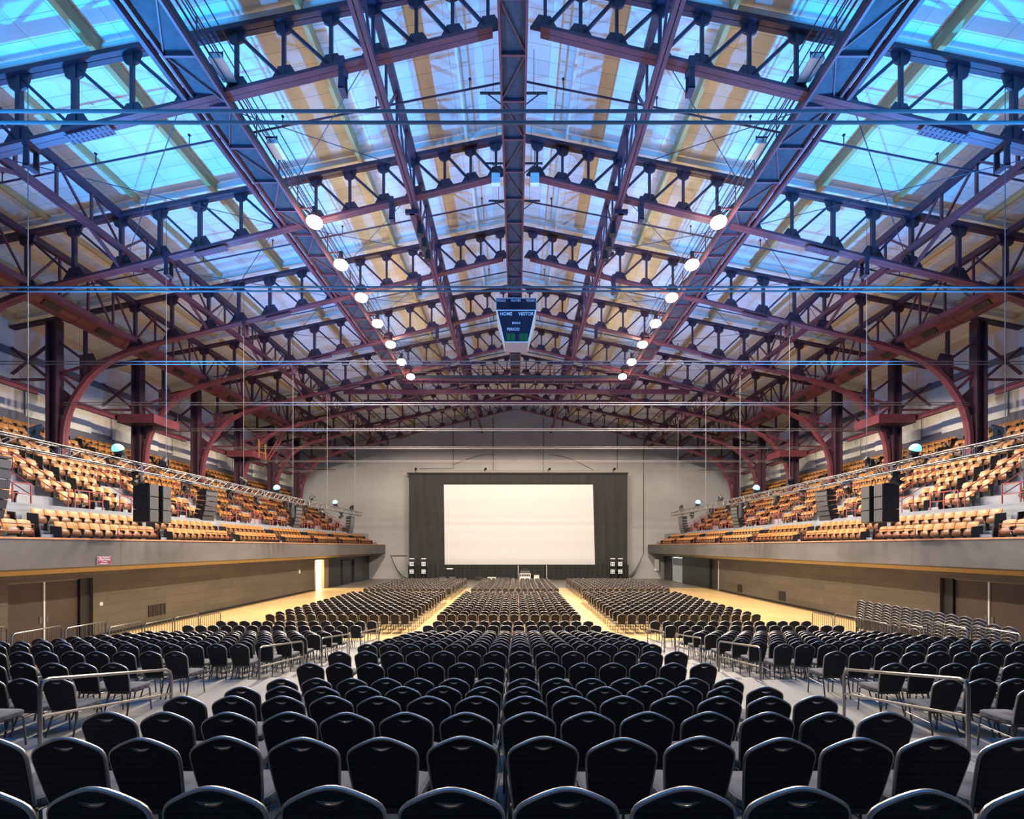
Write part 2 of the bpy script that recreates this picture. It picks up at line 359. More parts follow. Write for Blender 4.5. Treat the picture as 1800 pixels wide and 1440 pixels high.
# ------------------------------------------------------------------ balconies
def upper_row(k): return 19.8 + 0.8 * k, EYE + 1.63 + 0.53 * k      # x of seat line, deck height
LOW_ROWS = [(16.75, EYE + 0.12), (17.6, EYE + 0.60)]
for s, side in SIDES:
    bal = empty('balcony', (0, 0, 0)); tag(bal, 'long concrete balcony with stepped seating deck, %s side of the hall' % side, 'balcony')
    m1 = MB()
    m1.prism([(s * BX, EYE + 0.27), (s * BX, EYE - 0.72), (s * (BX + 0.15), EYE - 0.78), (s * (BX + 0.35), EYE - 0.78), (s * (BX + 0.35), EYE + 0.27)], 1, Z0 + 0.1, 59.0)
    m1.build('fascia', 'fascia', bal)
    m1 = MB(); m1.box((s * (BX - 0.04), Z0 + 0.1, EYE + 0.27), (s * (BX + 0.4), 59.0, EYE + 0.33)); m1.build('coping', 'coping', bal)
    m1 = MB(); m1.prism([(s * (BX + 0.35), EYE - 0.76), (s * (BX + 0.35), EYE - 0.6), (s * (LWX + 0.4), EYE - 0.58), (s * (LWX + 0.4), EYE - 0.70)], 1, Z0 + 0.1, 59.9); m1.build('soffit', 'soffit', bal)
    prof = [(BX + 0.35, EYE - 0.2), (BX + 0.35, EYE + 0.12), (17.2, EYE + 0.12), (17.2, EYE + 0.60), (18.25, EYE + 0.60), (18.25, EYE + 1.63)]
    for k in range(9):
        x, z = upper_row(k)
        prof += [(x - 0.42 if k else 19.4, z)] if k == 0 else [(x - 0.42, z - 0.53), (x - 0.42, z)]
    prof += [(OWX - 0.08, prof[-1][1]), (OWX - 0.08, EYE + 3.0), (20.0, EYE - 0.2)]
    m1 = MB(); m1.prism([(s * a, b) for a, b in prof], 1, Z0 + 0.1, 59.6); m1.build('stepped_deck', 'step', bal)
    # stair flights in the aisles between truss bays
    for n in range(-1, 8):
        yc = TY(n) + S / 2
        m1 = MB()
        m1.box((s * 16.4, yc - 0.4, EYE + 0.1), (s * 16.8, yc + 0.4, EYE + 0.28)); m1.box((s * 16.8, yc - 0.4, EYE + 0.1), (s * 17.3, yc + 0.4, EYE + 0.46))
        m1.box((s * 17.75, yc - 0.4, EYE + 0.58), (s * 18.0, yc + 0.4, EYE + 0.95)); m1.box((s * 18.0, yc - 0.4, EYE + 0.58), (s * 18.26, yc + 0.4, EYE + 1.3))
        for k in range(1, 9):
            x, z = upper_row(k); m1.box((s * (x - 0.82), yc - 0.4, z - 0.54), (s * (x - 0.42), yc + 0.4, z - 0.265))
        m1.build('stair_flight', 'step', bal)

# ------------------------------------------------------------------ tip-up plywood seats
def seat_meshes(lod):
    nx, nz = (8, 6) if lod == 0 else (3, 2)
    def panel(w, prof, th, round_top, curve):
        m_ = MB(); vs = []; n = len(prof)
        for side_ in (0, 1):
            for j, (y, z) in enumerate(prof):
                for i in range(nx + 1):
                    t = i / nx * 2 - 1; hw = w / 2
                    zz = z; x = t * hw
                    if round_top and j == n - 1: zz = z - 0.03 * abs(t) ** 4; x *= 0.94
                    yy = y + curve * t * t + (th if side_ else 0)
                    vs.append((x, yy, zz))
        fs = []; N = nx + 1; off = n * N
        for j in range(n - 1):
            for i in range(nx): fs.append((j * N + i, j * N + i + 1, (j + 1) * N + i + 1, (j + 1) * N + i)); fs.append((off + j * N + i, off + (j + 1) * N + i, off + (j + 1) * N + i + 1, off + j * N + i + 1))
        for j in range(n - 1):
            for i in (0, nx): fs.append((j * N + i, (j + 1) * N + i, off + (j + 1) * N + i, off + j * N + i))
        for i in range(nx):
            for j in (0, n - 1): fs.append((j * N + i, j * N + i + 1, off + j * N + i + 1, off + j * N + i))
        m_.add(vs, fs); return m_
    if lod == 0:
        pb = [(-0.07, 0.40), (-0.085, 0.52), (-0.10, 0.62), (-0.125, 0.71), (-0.155, 0.79), (-0.17, 0.83)]
        ps = [(0.0, 0.27), (0.07, 0.275), (0.115, 0.32), (0.125, 0.40), (0.11, 0.48), (0.08, 0.535)]
    else:
        pb = [(-0.07, 0.40), (-0.10, 0.62), (-0.17, 0.83)]; ps = [(0.0, 0.27), (0.125, 0.38), (0.08, 0.535)]
    back = panel(0.455, pb, -0.02, True, 0.045)
    seat = panel(0.375, ps, -0.02, False, -0.03)
    iron = MB()
    iron.prism([(-0.14, 0.0), (0.14, 0.0), (0.06, 0.08), (0.07, 0.34), (0.16, 0.545), (0.14, 0.58), (-0.13, 0.60), (-0.08, 0.40), (-0.05, 0.1)], 0, -0.022, 0.022)
    endp = MB(); endp.prism([(-0.22, 0.0), (0.16, 0.0), (0.24, 0.3), (0.2, 0.62), (-0.2, 0.66), (-0.2, 0.3)], 0, -0.02, 0.02)
    return back, seat, iron, endp
b0, s0, i0, e0 = seat_meshes(0)
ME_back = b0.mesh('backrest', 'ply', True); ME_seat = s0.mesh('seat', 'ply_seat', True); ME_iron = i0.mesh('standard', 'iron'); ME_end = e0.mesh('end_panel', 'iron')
b1, s1, i1, e1 = seat_meshes(1)

class Bulk:
    """many far copies of one low detail shape joined into one 'stuff' object"""
    def __init__(s, parts):      # parts: list of (MB, material index)
        vs = []; fs = []; mi = []
        for m_, k in parts:
            b = len(vs); vs += m_.v; fs += [tuple(i + b for i in f) for f in m_.f]; mi += [k] * len(m_.f)
        s.v = np.array(vs, float); s.f = fs; s.mi = mi; s.out = []; s.n = 0
    def put(s, x, y, z, rz):
        c, q = math.cos(rz), math.sin(rz); v = s.v
        w = np.empty_like(v); w[:, 0] = c * v[:, 0] - q * v[:, 1] + x; w[:, 1] = q * v[:, 0] + c * v[:, 1] + y; w[:, 2] = v[:, 2] + z
        s.out.append(w); s.n += 1
    def build(s, name, mats):
        nv = len(s.v); V = np.concatenate(s.out); me = bpy.data.meshes.new(name)
        lt = np.array([len(f) for f in s.f]); flat = np.array([i for f in s.f for i in f])
        LT = np.tile(lt, s.n); LV = np.concatenate([flat + k * nv for k in range(s.n)])
        me.vertices.add(len(V)); me.vertices.foreach_set('co', V.ravel())
        me.loops.add(len(LV)); me.loops.foreach_set('vertex_index', LV)
        me.polygons.add(len(LT)); st = np.concatenate([[0], np.cumsum(LT)[:-1]]); me.polygons.foreach_set('loop_start', st)
        me.polygons.foreach_set('material_index', np.tile(np.array(s.mi), s.n))
        me.update(calc_edges=True); me.validate()
        for m_ in mats: me.materials.append(M[m_])
        o = bpy.data.objects.new(name, me); COL.objects.link(o); return o

seats = []
for s, side in SIDES:
    rz = -PI / 2 if s < 0 else PI / 2       # local +y (front of the seat) turned to the hall axis
    allrows = LOW_ROWS + [upper_row(k) for k in range(9)]
    for ri, (x, z) in enumerate(allrows):
        for b in range(0, 8):
            ya = TY(b) + S / 2 + 0.42; yb = TY(b + 1) + S / 2 - 0.42
            n = 10; p = (yb - ya) / n
            if b == 7: n = 8
            for i in range(n):
                yy = ya + (i + 0.5) * p
                if 2 <= ri <= 4 and abs(yy - TY(b + 1)) < 0.85: continue           # vomitory
                if ri >= 7 and abs(yy - TY(b + 1)) < 0.75 and 23.3 < x < 25.3: continue   # column foot
                if yy > 58.5: continue
                ends = (i == 0, i == n - 1)
                seats.append((s, side, ri, b, i, x, yy, z, rz, ends, p))
vis = [t for t in seats if onscreen(t[0] * t[5], t[6], t[7] + 0.6)]
vis.sort(key=lambda t: math.hypot(t[5], t[6]) + (1.5 if 3 <= t[2] <= 5 else 0))
near = set(id(t) for t in vis[:300])
proto = empty('theatre_seat', (0, 0, 0)); link_mesh('backrest', ME_back, proto); link_mesh('seat', ME_seat, proto); link_mesh('standard', ME_iron, proto, (-0.245, 0, 0))
proto_end = copy_tree(proto); link_mesh('end_panel', ME_end, proto_end, (-0.26, 0, 0))
proto_end2 = copy_tree(proto); link_mesh('end_panel', ME_end, proto_end2, (0.26, 0, 0))
used = {}
bulk = Bulk([(b1, 0), (s1, 1), (i1, 2)]); bulk_e = Bulk([(e1, 0)])
first_b = {}
for t in seats:
    if id(t) in near: first_b[(t[1])] = min(first_b.get(t[1], 99), t[3])
for t in seats:
    s, side, ri, b, i, x, yy, z, rz, ends, p = t
    if id(t) in near:
        src = proto
        # local -x end is the far end on the left side, the near end on the right side
        if ends[0]: src = proto_end2 if s < 0 else proto_end
        elif ends[1]: src = proto_end if s < 0 else proto_end2
        if src not in used: used[src] = 1; o = src
        else: o = copy_tree(src)
        o.location = (s * x, yy, z); o.rotation_euler = (0, 0, rz)
        tag(o, 'plywood tip-up seat, %s in row %s of the %s block, %s balcony' % (ORD[i + 1], ORD[ri + 1].replace('first', 'one').replace('second', 'two') if False else str(ri + 1), ORD[b - first_b[side] + 1], side),
            'theatre seat', 'tip-up plywood seats on the %s balcony' % side)
    elif yy > 8 and onscreen(s * x, yy, z + 0.6, 80):
        bulk.put(s * x, yy, z, rz)
        c = math.cos(rz); q = math.sin(rz)
        if ends[0] or ends[1]:
            dy = -0.26 if ends[0] else 0.26
            bulk_e.put(s * x, yy + dy, z, rz)
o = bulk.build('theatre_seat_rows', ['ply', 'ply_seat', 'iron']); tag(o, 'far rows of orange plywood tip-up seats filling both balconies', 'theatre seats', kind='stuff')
o = bulk_e.build('seat_row_end_panels', ['iron']); tag(o, 'dark end panels closing the far balcony seat rows', 'end panels', kind='stuff')

# ------------------------------------------------------------------ balcony railings and vomitory rails
for s, side in SIDES:
    for n in range(1, 9):
        yc = TY(n)
        # sloping vomitory rails
        t = empty('stair_rail', (s * 19.3, yc, EYE + 1.63)); tag(t, 'maroon sloping pipe rail around the %s stair opening, %s balcony' % (ORD[n], side), 'railing', 'sloping rails on the %s balcony' % side)
        for dy in (-0.8, 0.8):
            m1 = MB(); m1.tube([(0, dy, 0), (0, dy, 0.85), (s * 2.4, dy, 2.45), (s * 2.4, dy, 1.45)], 0.025, 6); m1.tube([(0, dy, 0.45), (s * 2.4, dy, 2.0)], 0.02, 6)
            m1.build('side_rail', 'rail', t)
        m1 = MB(); m1.tube([(s * 2.4, -0.8, 2.4), (s * 2.4, 0.8, 2.4)], 0.025, 6); m1.build('cross_rail', 'rail', t)
        # level rails along the cross aisle
        for q, (ya, yb) in enumerate(((yc - 2.35, yc - 0.95), (yc + 0.95, yc + 2.35))):
            t = empty('aisle_rail', (s * 19.15, ya, EYE + 1.63)); L = yb - ya
            tag(t, 'maroon two-bar rail on the cross aisle, %s side of the %s stair opening, %s balcony' % ('near' if q == 0 else 'far', ORD[n], side), 'railing', 'cross aisle rails on the %s balcony' % side)
            m1 = MB(); m1.tube([(0, 0, 0.85), (0, L, 0.85)], 0.025, 6); m1.build('top_rail', 'rail', t)
            m1 = MB(); m1.tube([(0, 0, 0.45), (0, L, 0.45)], 0.02, 6); m1.build('middle_rail', 'rail', t)
            for yy in (0, L / 2, L):
                m1 = MB(); m1.tube([(0, yy, 0), (0, yy, 0.86)], 0.028, 6); m1.build('post', 'rail', t)
        # low front guard rail
        ya = yc - 0.1
        t = empty('front_guard_rail', (s * 16.42, ya, EYE + 0.12)); tag(t, 'low maroon guard rail before the front row, %s bay of the %s balcony' % (ORD[n], side), 'railing', 'low front guard rails on the %s balcony' % side)
        m1 = MB(); m1.tube([(0, 0, 0), (0, 0, 0.66), (0, 2.2, 0.66), (0, 2.2, 0)], 0.02, 6); m1.build('frame', 'rail', t)
        m1 = MB(); m1.tube([(0, 0, 0.42), (0, 2.2, 0.42)], 0.018, 6); m1.build('middle_rail', 'rail', t)

# ------------------------------------------------------------------ outer wall panels
for s, side in SIDES:
    for n in range(2, 9):
        y0 = TY(n) + 0.7; y1 = TY(n + 1) - 0.9
        if y1 > WALL_Y - 0.5: y1 = WALL_Y - 1.2
        m1 = MB(); m1.box((s * (OWX - 0.12), y0, EYE + 7.15), (s * (OWX - 0.061), y1, EYE + 8.65))
        o = m1.build('wall_panel', 'wall_panel'); tag(o, 'pale flat wall panel in the %s bay above the %s balcony seats' % (ORD[n], side), 'wall panel', 'pale wall panels on the %s' % side)

# ------------------------------------------------------------------ roof trusses
def top_h(X): return EYE + 17.0 - 0.2 * X
def bot_h(X): return EYE + 15.5 - 0.245 * X
NODES = [0.85, 1.9, 2.97, 4.25, 5.5, 6.9, 8.3, 9.8, 11.4, 13.1, 14.75, 16.35, 18.3, 20.25, 22.9]
ARCH = [(19.0, bot_h(19.0)), (19.9, EYE + 10.58), (20.6, EYE + 10.36), (21.2, EYE + 10.12), (21.8, EYE + 9.77), (22.3, EYE + 9.38), (22.75, EYE + 8.93), (23.15, EYE + 8.40), (23.5, EYE + 7.85),
        (23.75, EYE + 7.3), (23.93, EYE + 6.7), (24.03, EYE + 6.1), (24.07, EYE + 5.4), (24.08, EYE + 4.9)]
def arch_h(X):
    if X <= 19: return bot_h(X)
    for (a, b), (c, d) in zip(ARCH, ARCH[1:]):
        if a <= X <= c: return b + (d - b) * (X - a) / (c - a)
    return EYE + 5
def channel_pair(m_, pts, w, h, gap):
    for sg in (-1, 1):
        yo = sg * (w / 4 + gap / 2)
        P = [Vector((x, yo, z)) for x, z in pts]
        vs = []; fs = []
        for i, p in enumerate(P):
            t = (P[min(i + 1, len(P) - 1)] - P[max(i - 1, 0)]).normalized(); nrm = Vector((-t.z, 0, t.x)) * (h / 2)
            for (a, b) in ((-1, -1), (1, -1), (1, 1), (-1, 1)): vs.append(p + nrm * b + Vector((0, a * w / 4, 0)))
        for i in range(len(P) - 1):
            for j in range(4): fs.append((i * 4 + j, i * 4 + (j + 1) % 4, i * 4 + 4 + (j + 1) % 4, i * 4 + 4 + j))
        fs += [(3, 2, 1, 0), tuple((len(P) - 1) * 4 + j for j in range(4))]
        m_.add(vs, fs)
def make_truss():
    t = empty('roof_truss', (0, 0, 0))
    for s in (-1, 1):
        m1 = MB(); channel_pair(m1, [(s * 0.0, top_h(0)), (s * 26.8, top_h(26.8))], 0.28, 0.14, 0.02); m1.build('top_chord', 'shaded_steel', t)
        m1 = MB(); channel_pair(m1, [(s * 0.72, bot_h(0.72)), (s * 19.0, bot_h(19.0))], 0.32, 0.10, 0.012); m1.build('bottom_chord', 'maroon', t)
        m1 = MB(); channel_pair(m1, [(s * x, z) for x, z in ARCH], 0.32, 0.20, 0.012)
        # rivet lines on the arch face
        m1.build('arch_leg', 'maroon', t)
        m1 = MB(); m1.box((s * 24.25, -0.22, EYE + 4.2), (s * 24.33, 0.22, top_h(24.3) - 0.1)); m1.box((s * 24.75, -0.22, EYE + 4.2), (s * 24.83, 0.22, top_h(24.8) - 0.1)); m1.box((s * 24.33, -0.03, EYE + 4.2), (s * 24.75, 0.03, top_h(24.7) - 0.1))
        m1.build('column', 'shaded_steel', t)
        # spandrel braces between arch and column, column and wall
        for (a, b) in (((22.3, EYE + 9.45), (24.3, EYE + 10.9)), ((23.0, EYE + 8.7), (24.3, EYE + 9.3)), ((23.3, EYE + 8.3), (24.3, EYE + 9.2)), ((23.6, EYE + 7.7), (24.3, EYE + 7.4)), ((21.0, EYE + 10.25), (24.3, EYE + 8.0 + 1.2)),
                       ((24.8, EYE + 8.9), (26.8, EYE + 10.6)), ((24.8, EYE + 10.8), (26.8, EYE + 9.2)), ((24.8, EYE + 8.9), (26.8, EYE + 8.9))):
            m1 = MB(); m1.beam((s * a[0], 0, a[1]), (s * b[0], 0, b[1]), 0.10, 0.12); m1.build('knee_brace', 'maroon', t)
        # gusset between leg and column
        m1 = MB(); m1.prism([(s * 23.6, EYE + 8.0), (s * 24.3, EYE + 8.6), (s * 24.3, EYE + 7.1), (s * 23.95, EYE + 6.9)], 1, -0.02, 0.02); m1.build('gusset_plate', 'shaded_steel', t)
        m1 = MB(); m1.prism([(s * 22.2, EYE + 9.6), (s * 22.5, EYE + 10.3), (s * 23.2, EYE + 10.2), (s * 23.2, EYE + 8.6)], 1, -0.02, 0.02); m1.build('gusset_plate', 'shaded_steel', t)
        for i, X in enumerate(NODES):
            zt, zb = top_h(X), arch_h(X)
            w = 0.10 if X < 12 else 0.14
            m1 = MB(); m1.beam((s * X, 0, zb), (s * X, 0, zt), w, w); m1.build('web_post', 'shaded_steel', t)
            if i > 0 and X < 22:
                m1 = MB(); m1.beam((s * X, 0, zt - 0.1), (s * NODES[i - 1], 0, arch_h(NODES[i - 1]) + 0.1), 0.07, 0.09); m1.build('diagonal_brace', 'shaded_steel', t)
            if i == len(NODES) - 1: continue
            g = 0.36 if X < 12 else 0.44
            m1 = MB(); m1.prism([(s * (X - g * 1.25), zb + 0.245 * g * 1.25), (s * (X - g * 0.55), zb + g * 1.35), (s * (X + g * 0.45), zb + g * 1.2), (s * (X + g * 1.25), zb - 0.245 * g * 1.25)], 1, -0.035, 0.035)
            m1.build('gusset_plate', 'shaded_steel', t)
            m1 = MB(); m1.prism([(s * (X - g * 0.8), zt + 0.16 * g - 0.1), (s * (X + g * 0.8), zt - 0.16 * g - 0.1), (s * (X + g * 0.6), zt - g * 1.0), (s * (X + g * 0.1), zt - g * 1.25), (s * (X - g * 0.5), zt - g * 0.95)], 1, -0.035, 0.035)
            m1.build('gusset_plate', 'shaded_steel', t)
        # splice plate with rivets under the chord
        m1 = MB(); X = 12.6
        m1.beam((s * 12.0, 0, bot_h(12.0) - 0.16), (s * 13.3, 0, bot_h(13.3) - 0.16), 0.32, 0.02)
        for a in range(9):
            for b in (-0.13, -0.06, 0.06, 0.13):
                xx = 12.1 + a * 0.14; zz = bot_h(xx) - 0.175; m1.box((s * xx - 0.018, b - 0.018, zz - 0.012), (s * xx + 0.018, b + 0.018, zz))
        m1.build('splice_plate', 'maroon', t)
    return t
T0 = make_truss()
for n in range(1, 9):
    t = T0 if n == 1 else copy_tree(T0)
    t.location = (0, TY(n), 0)
    tag(t, 'arched maroon steel roof truss spanning the hall, %s from the camera' % ORD[n], 'roof truss', 'arched roof trusses')

# paired tie cables at each truss
for n in range(0, 8):
    t = empty('tie_cable', (0, TY(n), EYE + 7.56)); tag(t, 'pair of horizontal steel tie cables across the hall, %s from the camera' % ORD[n + 1], 'cable', 'horizontal tie cables')
    for dz in (0.10, -0.10):
        m1 = MB(); m1.cyl((-23.9, -0.185, dz if n == 0 else dz * 0.6), (23.9, -0.185, dz if n == 0 else dz * 0.6), 0.028 if n < 2 else 0.021, n=8); m1.build('cable_strand', 'cable', t, smooth=True)

# longitudinal trusses
YA, YB = 8.7, WALL_Y - 0.05
for s, side in SIDES:
    for idx, (X, zt, zb, nm) in enumerate(((4.25, top_h(4.25) + 0.02, bot_h(4.25) - 0.22, 'beside the central catwalk'), (16.35, top_h(16.35), EYE + 12.35, 'outside the side catwalk'), (20.25, top_h(20.25), EYE + 10.95, 'above the air duct'))):
        t = empty('longitudinal_truss', (s * X, 0, 0)); tag(t, 'lattice steel truss running the hall length %s, %s side' % (nm, side), 'truss')
        m1 = MB(); m1.beam((0, YA, zt), (0, YB, zt), 0.22, 0.26); m1.build('top_chord', 'shaded_steel', t)
        m1 = MB()
        if idx == 2: m1.beam((0, YA, zb), (0, YB, zb), 0.30, 0.26)
        else:
            for sg in (-0.075, 0.075): m1.beam((sg, YA, zb), (sg, YB, zb), 0.12, 0.2)
        m1.build('bottom_chord', 'maroon', t)
        for n in range(0, 8):
            y0 = TY(n); k = 4
            for j in range(k):
                ya = y0 + S * j / k; yb = y0 + S * (j + 1) / k
                if ya < YA: continue
                m1 = MB(); m1.beam((0, ya, zb), (0, ya, zt), 0.08, 0.08); m1.build('web_post', 'maroon', t)
                a, b = (zb, zt) if j < k / 2 else (zt, zb)
                m1 = MB(); m1.beam((0, ya, a), (0, min(yb, YB), b), 0.07, 0.07); m1.build('diagonal_brace', 'maroon', t)
            if idx == 1 and n >= 1:
                for sg in (1, -1):
                    m1 = MB(); m1.beam((0, y0, EYE + 11.5), (0, y0 + sg * S * 0.3, zb), 0.1, 0.12); m1.build('knee_brace', 'maroon', t)

# purlins
for s, side in SIDES:
    for X, mm, w, nm in ((2.1, 'pale_rail', 0.10, 'pale painted purlin nearest the ridge'), (6.55, 'purlin', 0.16, 'warm-lit tan purlin inside the catwalk'), (12.7, 'purlin', 0.2, 'warm-lit tan purlin outside the catwalk'), (15.9, 'purlin', 0.12, 'tan purlin beside the outer lattice truss'), (19.7, 'purlin', 0.12, 'tan purlin over the upper seats'), (23.6, 'purlin', 0.12, 'tan purlin nearest the outer wall')):
        zc = RH - RS * X - 0.03
        m1 = MB(); m1.box((s * X - w / 2, YA - 2, zc - (0.42 if X < 14 else 0.22)), (s * X + w / 2, WALL_Y, zc)); o = m1.build('roof_purlin', mm); tag(o, nm + ' on the %s roof slope' % side, 'purlin')
# transverse rafters over each truss line (short packers carrying the deck)
for n in range(1, 9):
    t = empty('roof_rafter', (0, TY(n), 0)); tag(t, 'pale rafter board under the roof deck above the %s truss' % ORD[n], 'rafter', 'rafters above the trusses')
    for s in (-1, 1):
        m1 = MB(); m1.beam((0, 0.35, RH - 0.22), (s * 26.8, 0.35, RH - 0.22 - RS * 26.8), 0.10, 0.22); m1.build('rafter_board', 'pale_rail', t)
# sprinkler pipes
for n in range(1, 9):
    y = TY(n) + 2.2
    t = empty('sprinkler_pipe', (0, y, 0)); tag(t, 'thin dark sprinkler pipe crossing below the roof beyond the %s truss' % ORD[n], 'pipe', 'sprinkler pipes')
    for s in (-1, 1):
        m1 = MB(); m1.cyl((0, 0, EYE + 16.0), (s * 21, 0, EYE + 16.0 - 4.2), 0.032, n=6); m1.build('pipe', 'shaded_steel', t)
        for X in (1.6, 4.8, 8.0, 11.2, 14.4, 17.6):
            m1 = MB(); z = EYE + 16.0 - 0.2 * X; m1.cyl((s * X, 0, z), (s * X, 0, z + 0.35), 0.018, n=6); m1.cyl((s * X, 0, z + 0.33), (s * X, 0, z + 0.36), 0.05, n=8); m1.build('sprinkler_head', 'shaded_steel', t)
# cross brace rods in the roof plane
for n in range(1, 8):
    for s, side in SIDES:
        t = empty('cross_brace', (0, TY(n), 0)); tag(t, 'crossed thin brace rods between the %s and %s trusses, %s half' % (ORD[n], ORD[n + 1], side), 'brace rods', 'roof brace rods')
        for a, b in ((4.3, 9.7), (9.7, 4.3), (9.9, 16.2), (16.2, 9.9)):
            m1 = MB(); m1.cyl((s * a, 0, bot_h(a) + 0.25), (s * b, S, bot_h(b) + 0.25 + (0.9 if a < 9.8 else 0)), 0.014, n=5); m1.build('rod', 'shaded_steel', t)
# hanging brackets under the bottom chords
for n in range(1, 9):
    for s, side in SIDES:
        for X, nm in ((5.15, 'inner'), (14.4, 'outer')):
            t = empty('hanging_bracket', (s * X, TY(n), bot_h(X))); tag(t, 'dark hoist bracket clamped under the %s truss, %s one on the %s' % (ORD[n], nm, side), 'bracket', 'hoist brackets under the trusses')
            m1 = MB(); m1.box((-0.09, -0.19, -0.17), (0.09, 0.19, 0.17)); m1.build('clamp', 'shaded_steel', t)
            m1 = MB(); m1.prism([(-0.07, -0.15), (0.07, -0.15), (0.09, -0.75), (-0.09, -0.75)], 1, -0.17, -0.13); m1.prism([(-0.07, -0.15), (0.07, -0.15), (0.09, -0.75), (-0.09, -0.75)], 1, 0.13, 0.17)
            m1.box((-0.09, -0.17, -0.77), (0.09, 0.17, -0.72)); m1.build('stirrup', 'shaded_steel', t)

# ------------------------------------------------------------------ catwalks
def catwalk(X, hw, z, y0, y1, label, bars=1.5, rails=True):
    t = empty('catwalk', (X, 0, z)); tag(t, label, 'catwalk')
    for sg in (-1, 1):
        m1 = MB(); m1.beam((sg * hw, y0, 0), (sg * hw, y1, 0), 0.07, 0.16); m1.build('side_beam', 'cat_steel', t)
        m1 = MB(); m1.box((sg * hw - 0.02, y0, 0.1), (sg * hw + 0.02, y1, 0.3)); m1.build('toe_board', 'cat_floor', t)
        if rails:
            m1 = MB()
            for h in (0.55, 0.8, 1.05): m1.cyl((sg * hw, y0, h), (sg * hw, y1, h), 0.024, n=6)
            m1.build('hand_rail', 'cat_steel', t)
    m1 = MB(); m1.box((-hw, y0, 0.04), (hw, y1, 0.08)); m1.build('grating_floor', 'cat_floor', t)
    k = 0; y = y0
    while y < y1 - 0.1:
        yn = min(y + bars, y1)
        m1 = MB(); m1.beam((-hw, y, -0.02), (hw, y, -0.02), 0.06, 0.09); m1.build('cross_bar', 'cat_steel', t)
        m1 = MB(); a, b = (-hw, hw) if k % 2 else (hw, -hw)
        m1.beam((a, y, 0.0), (b, yn, 0.0), 0.035, 0.035); m1.build('diagonal_bar', 'cat_steel', t)
        if rails:
            for sg in (-1, 1):
                m1 = MB(); m1.cyl((sg * hw, y, 0), (sg * hw, y, 1.06), 0.022, n=6); m1.build('rail_post', 'cat_steel', t)
        y = yn; k += 1
    return t
catwalk(-0.10, 0.39, EYE + 14.8, 8.5, 45.0, 'dark central catwalk running under the roof ridge above the scoreboard')
for s, side in SIDES:
    catwalk(s * 9.05, 0.45, EYE + 13.25, 8.5, 45.5, 'long %s catwalk under the roof carrying the row of flood lights' % side)
    m1 = MB(); m1.beam((s * 9.72, 8.5, EYE + 13.2), (s * 9.72, TY(4), EYE + 13.2), 0.12, 0.22); o = m1.build('catwalk_support_beam', 'maroon'); tag(o, 'maroon steel beam alongside the outer edge of the %s catwalk' % side, 'beam')
    # conduits on the inner side
    t = empty('conduit_run', (s * 8.45, 0, EYE + 13.6)); tag(t, 'bundle of thin conduits along the inner edge of the %s catwalk' % side, 'conduits')
    for i, (dx, dz) in enumerate(((0, 0), (-s * 0.12, 0.15), (-s * 0.25, 0.33), (-s * 0.38, 0.55))):
        m1 = MB(); m1.cyl((dx, 8.5, dz), (dx, 45, dz), 0.018, n=5); m1.build('conduit', 'cat_floor', t)
t = catwalk(0, 0.35, EYE + 13.2, -9.0, 9.0, 'dark cross catwalk joining both side catwalks beyond the scoreboard', 1.5)
t.rotation_euler = (0, 0, PI / 2); t.location = (0, 38.4, EYE + 13.2)
for i, (y, z) in enumerate(((40.6, 13.25), (46.0, 14.0))):
    m1 = MB(); m1.beam((-14.5, y, EYE + z - 0.2), (14.5, y, EYE + z - 0.2), 0.25, 0.35); o = m1.build('cross_beam', 'maroon'); tag(o, 'straight maroon beam crossing the far roof, %s one' % ('nearer' if i == 0 else 'farther'), 'beam')
# white fixtures off the catwalks
for s, side in SIDES:
    for i, (x, y, z) in enumerate(((8.45, 13.9, 13.75), (8.3, 16.75, 13.75))):
        t = empty('work_light', (s * x, y, EYE + z)); tag(t, 'white rectangular work light on the %s catwalk, %s from the camera' % (side, ORD[i + 1]), 'light fixture', 'white work lights on catwalks')
        m1 = MB(); m1.prism([(-0.14, 0.1), (0.14, 0.1), (0.2, -0.05), (-0.2, -0.05)], 1, -0.35, 0.35); m1.build('housing', 'white', t)
        m1 = MB(); m1.cyl((0, 0, 0.1), (0, 0, 0.5), 0.02, n=6); m1.beam((0, 0, 0.45), (s * 0.4, 0, 0.45), 0.04, 0.04); m1.build('hanger', 'cat_floor', t)
    for i, (x, y) in enumerate(((0.78, 19.4), (0.62, 31.0))):
        t = empty('work_light', (s * x - 0.05, y, EYE + 14.75)); tag(t, 'small white box light beside the central catwalk, %s side, %s from the camera' % (side, ORD[i + 1]), 'light fixture', 'white work lights on catwalks')
        m1 = MB(); m1.box((-0.17, -0.1, -0.2), (0.17, 0.1, 0.2)); m1.build('housing', 'white', t)
        m1 = MB(); m1.cyl((0, 0, 0.2), (0, 0, 1.4), 0.015, n=6); m1.build('hanger', 'cat_floor', t)
    for i, y in enumerate((16.4, 19.4, 21.5)):
        t = empty('side_arm', (s * 0.39 - 0.1, y, EYE + 14.9)); tag(t, 'thin outrigger arm on the %s of the central catwalk, %s from the camera' % (side, ORD[i + 1]), 'bracket', 'catwalk outrigger arms')
        m1 = MB(); m1.beam((0, 0, 0.5), (s * 0.75, 0, 0.5), 0.05, 0.06); m1.beam((0, 0, 0.1), (s * 0.5, 0, 0.48), 0.03, 0.03); m1.build('arm', 'cat_floor', t)
        m1 = MB(); m1.cyl((s * 0.3, 0, 0.5), (s * 0.3, 0, 2.0), 0.01, n=5); m1.build('rope', 'cat_floor', t)

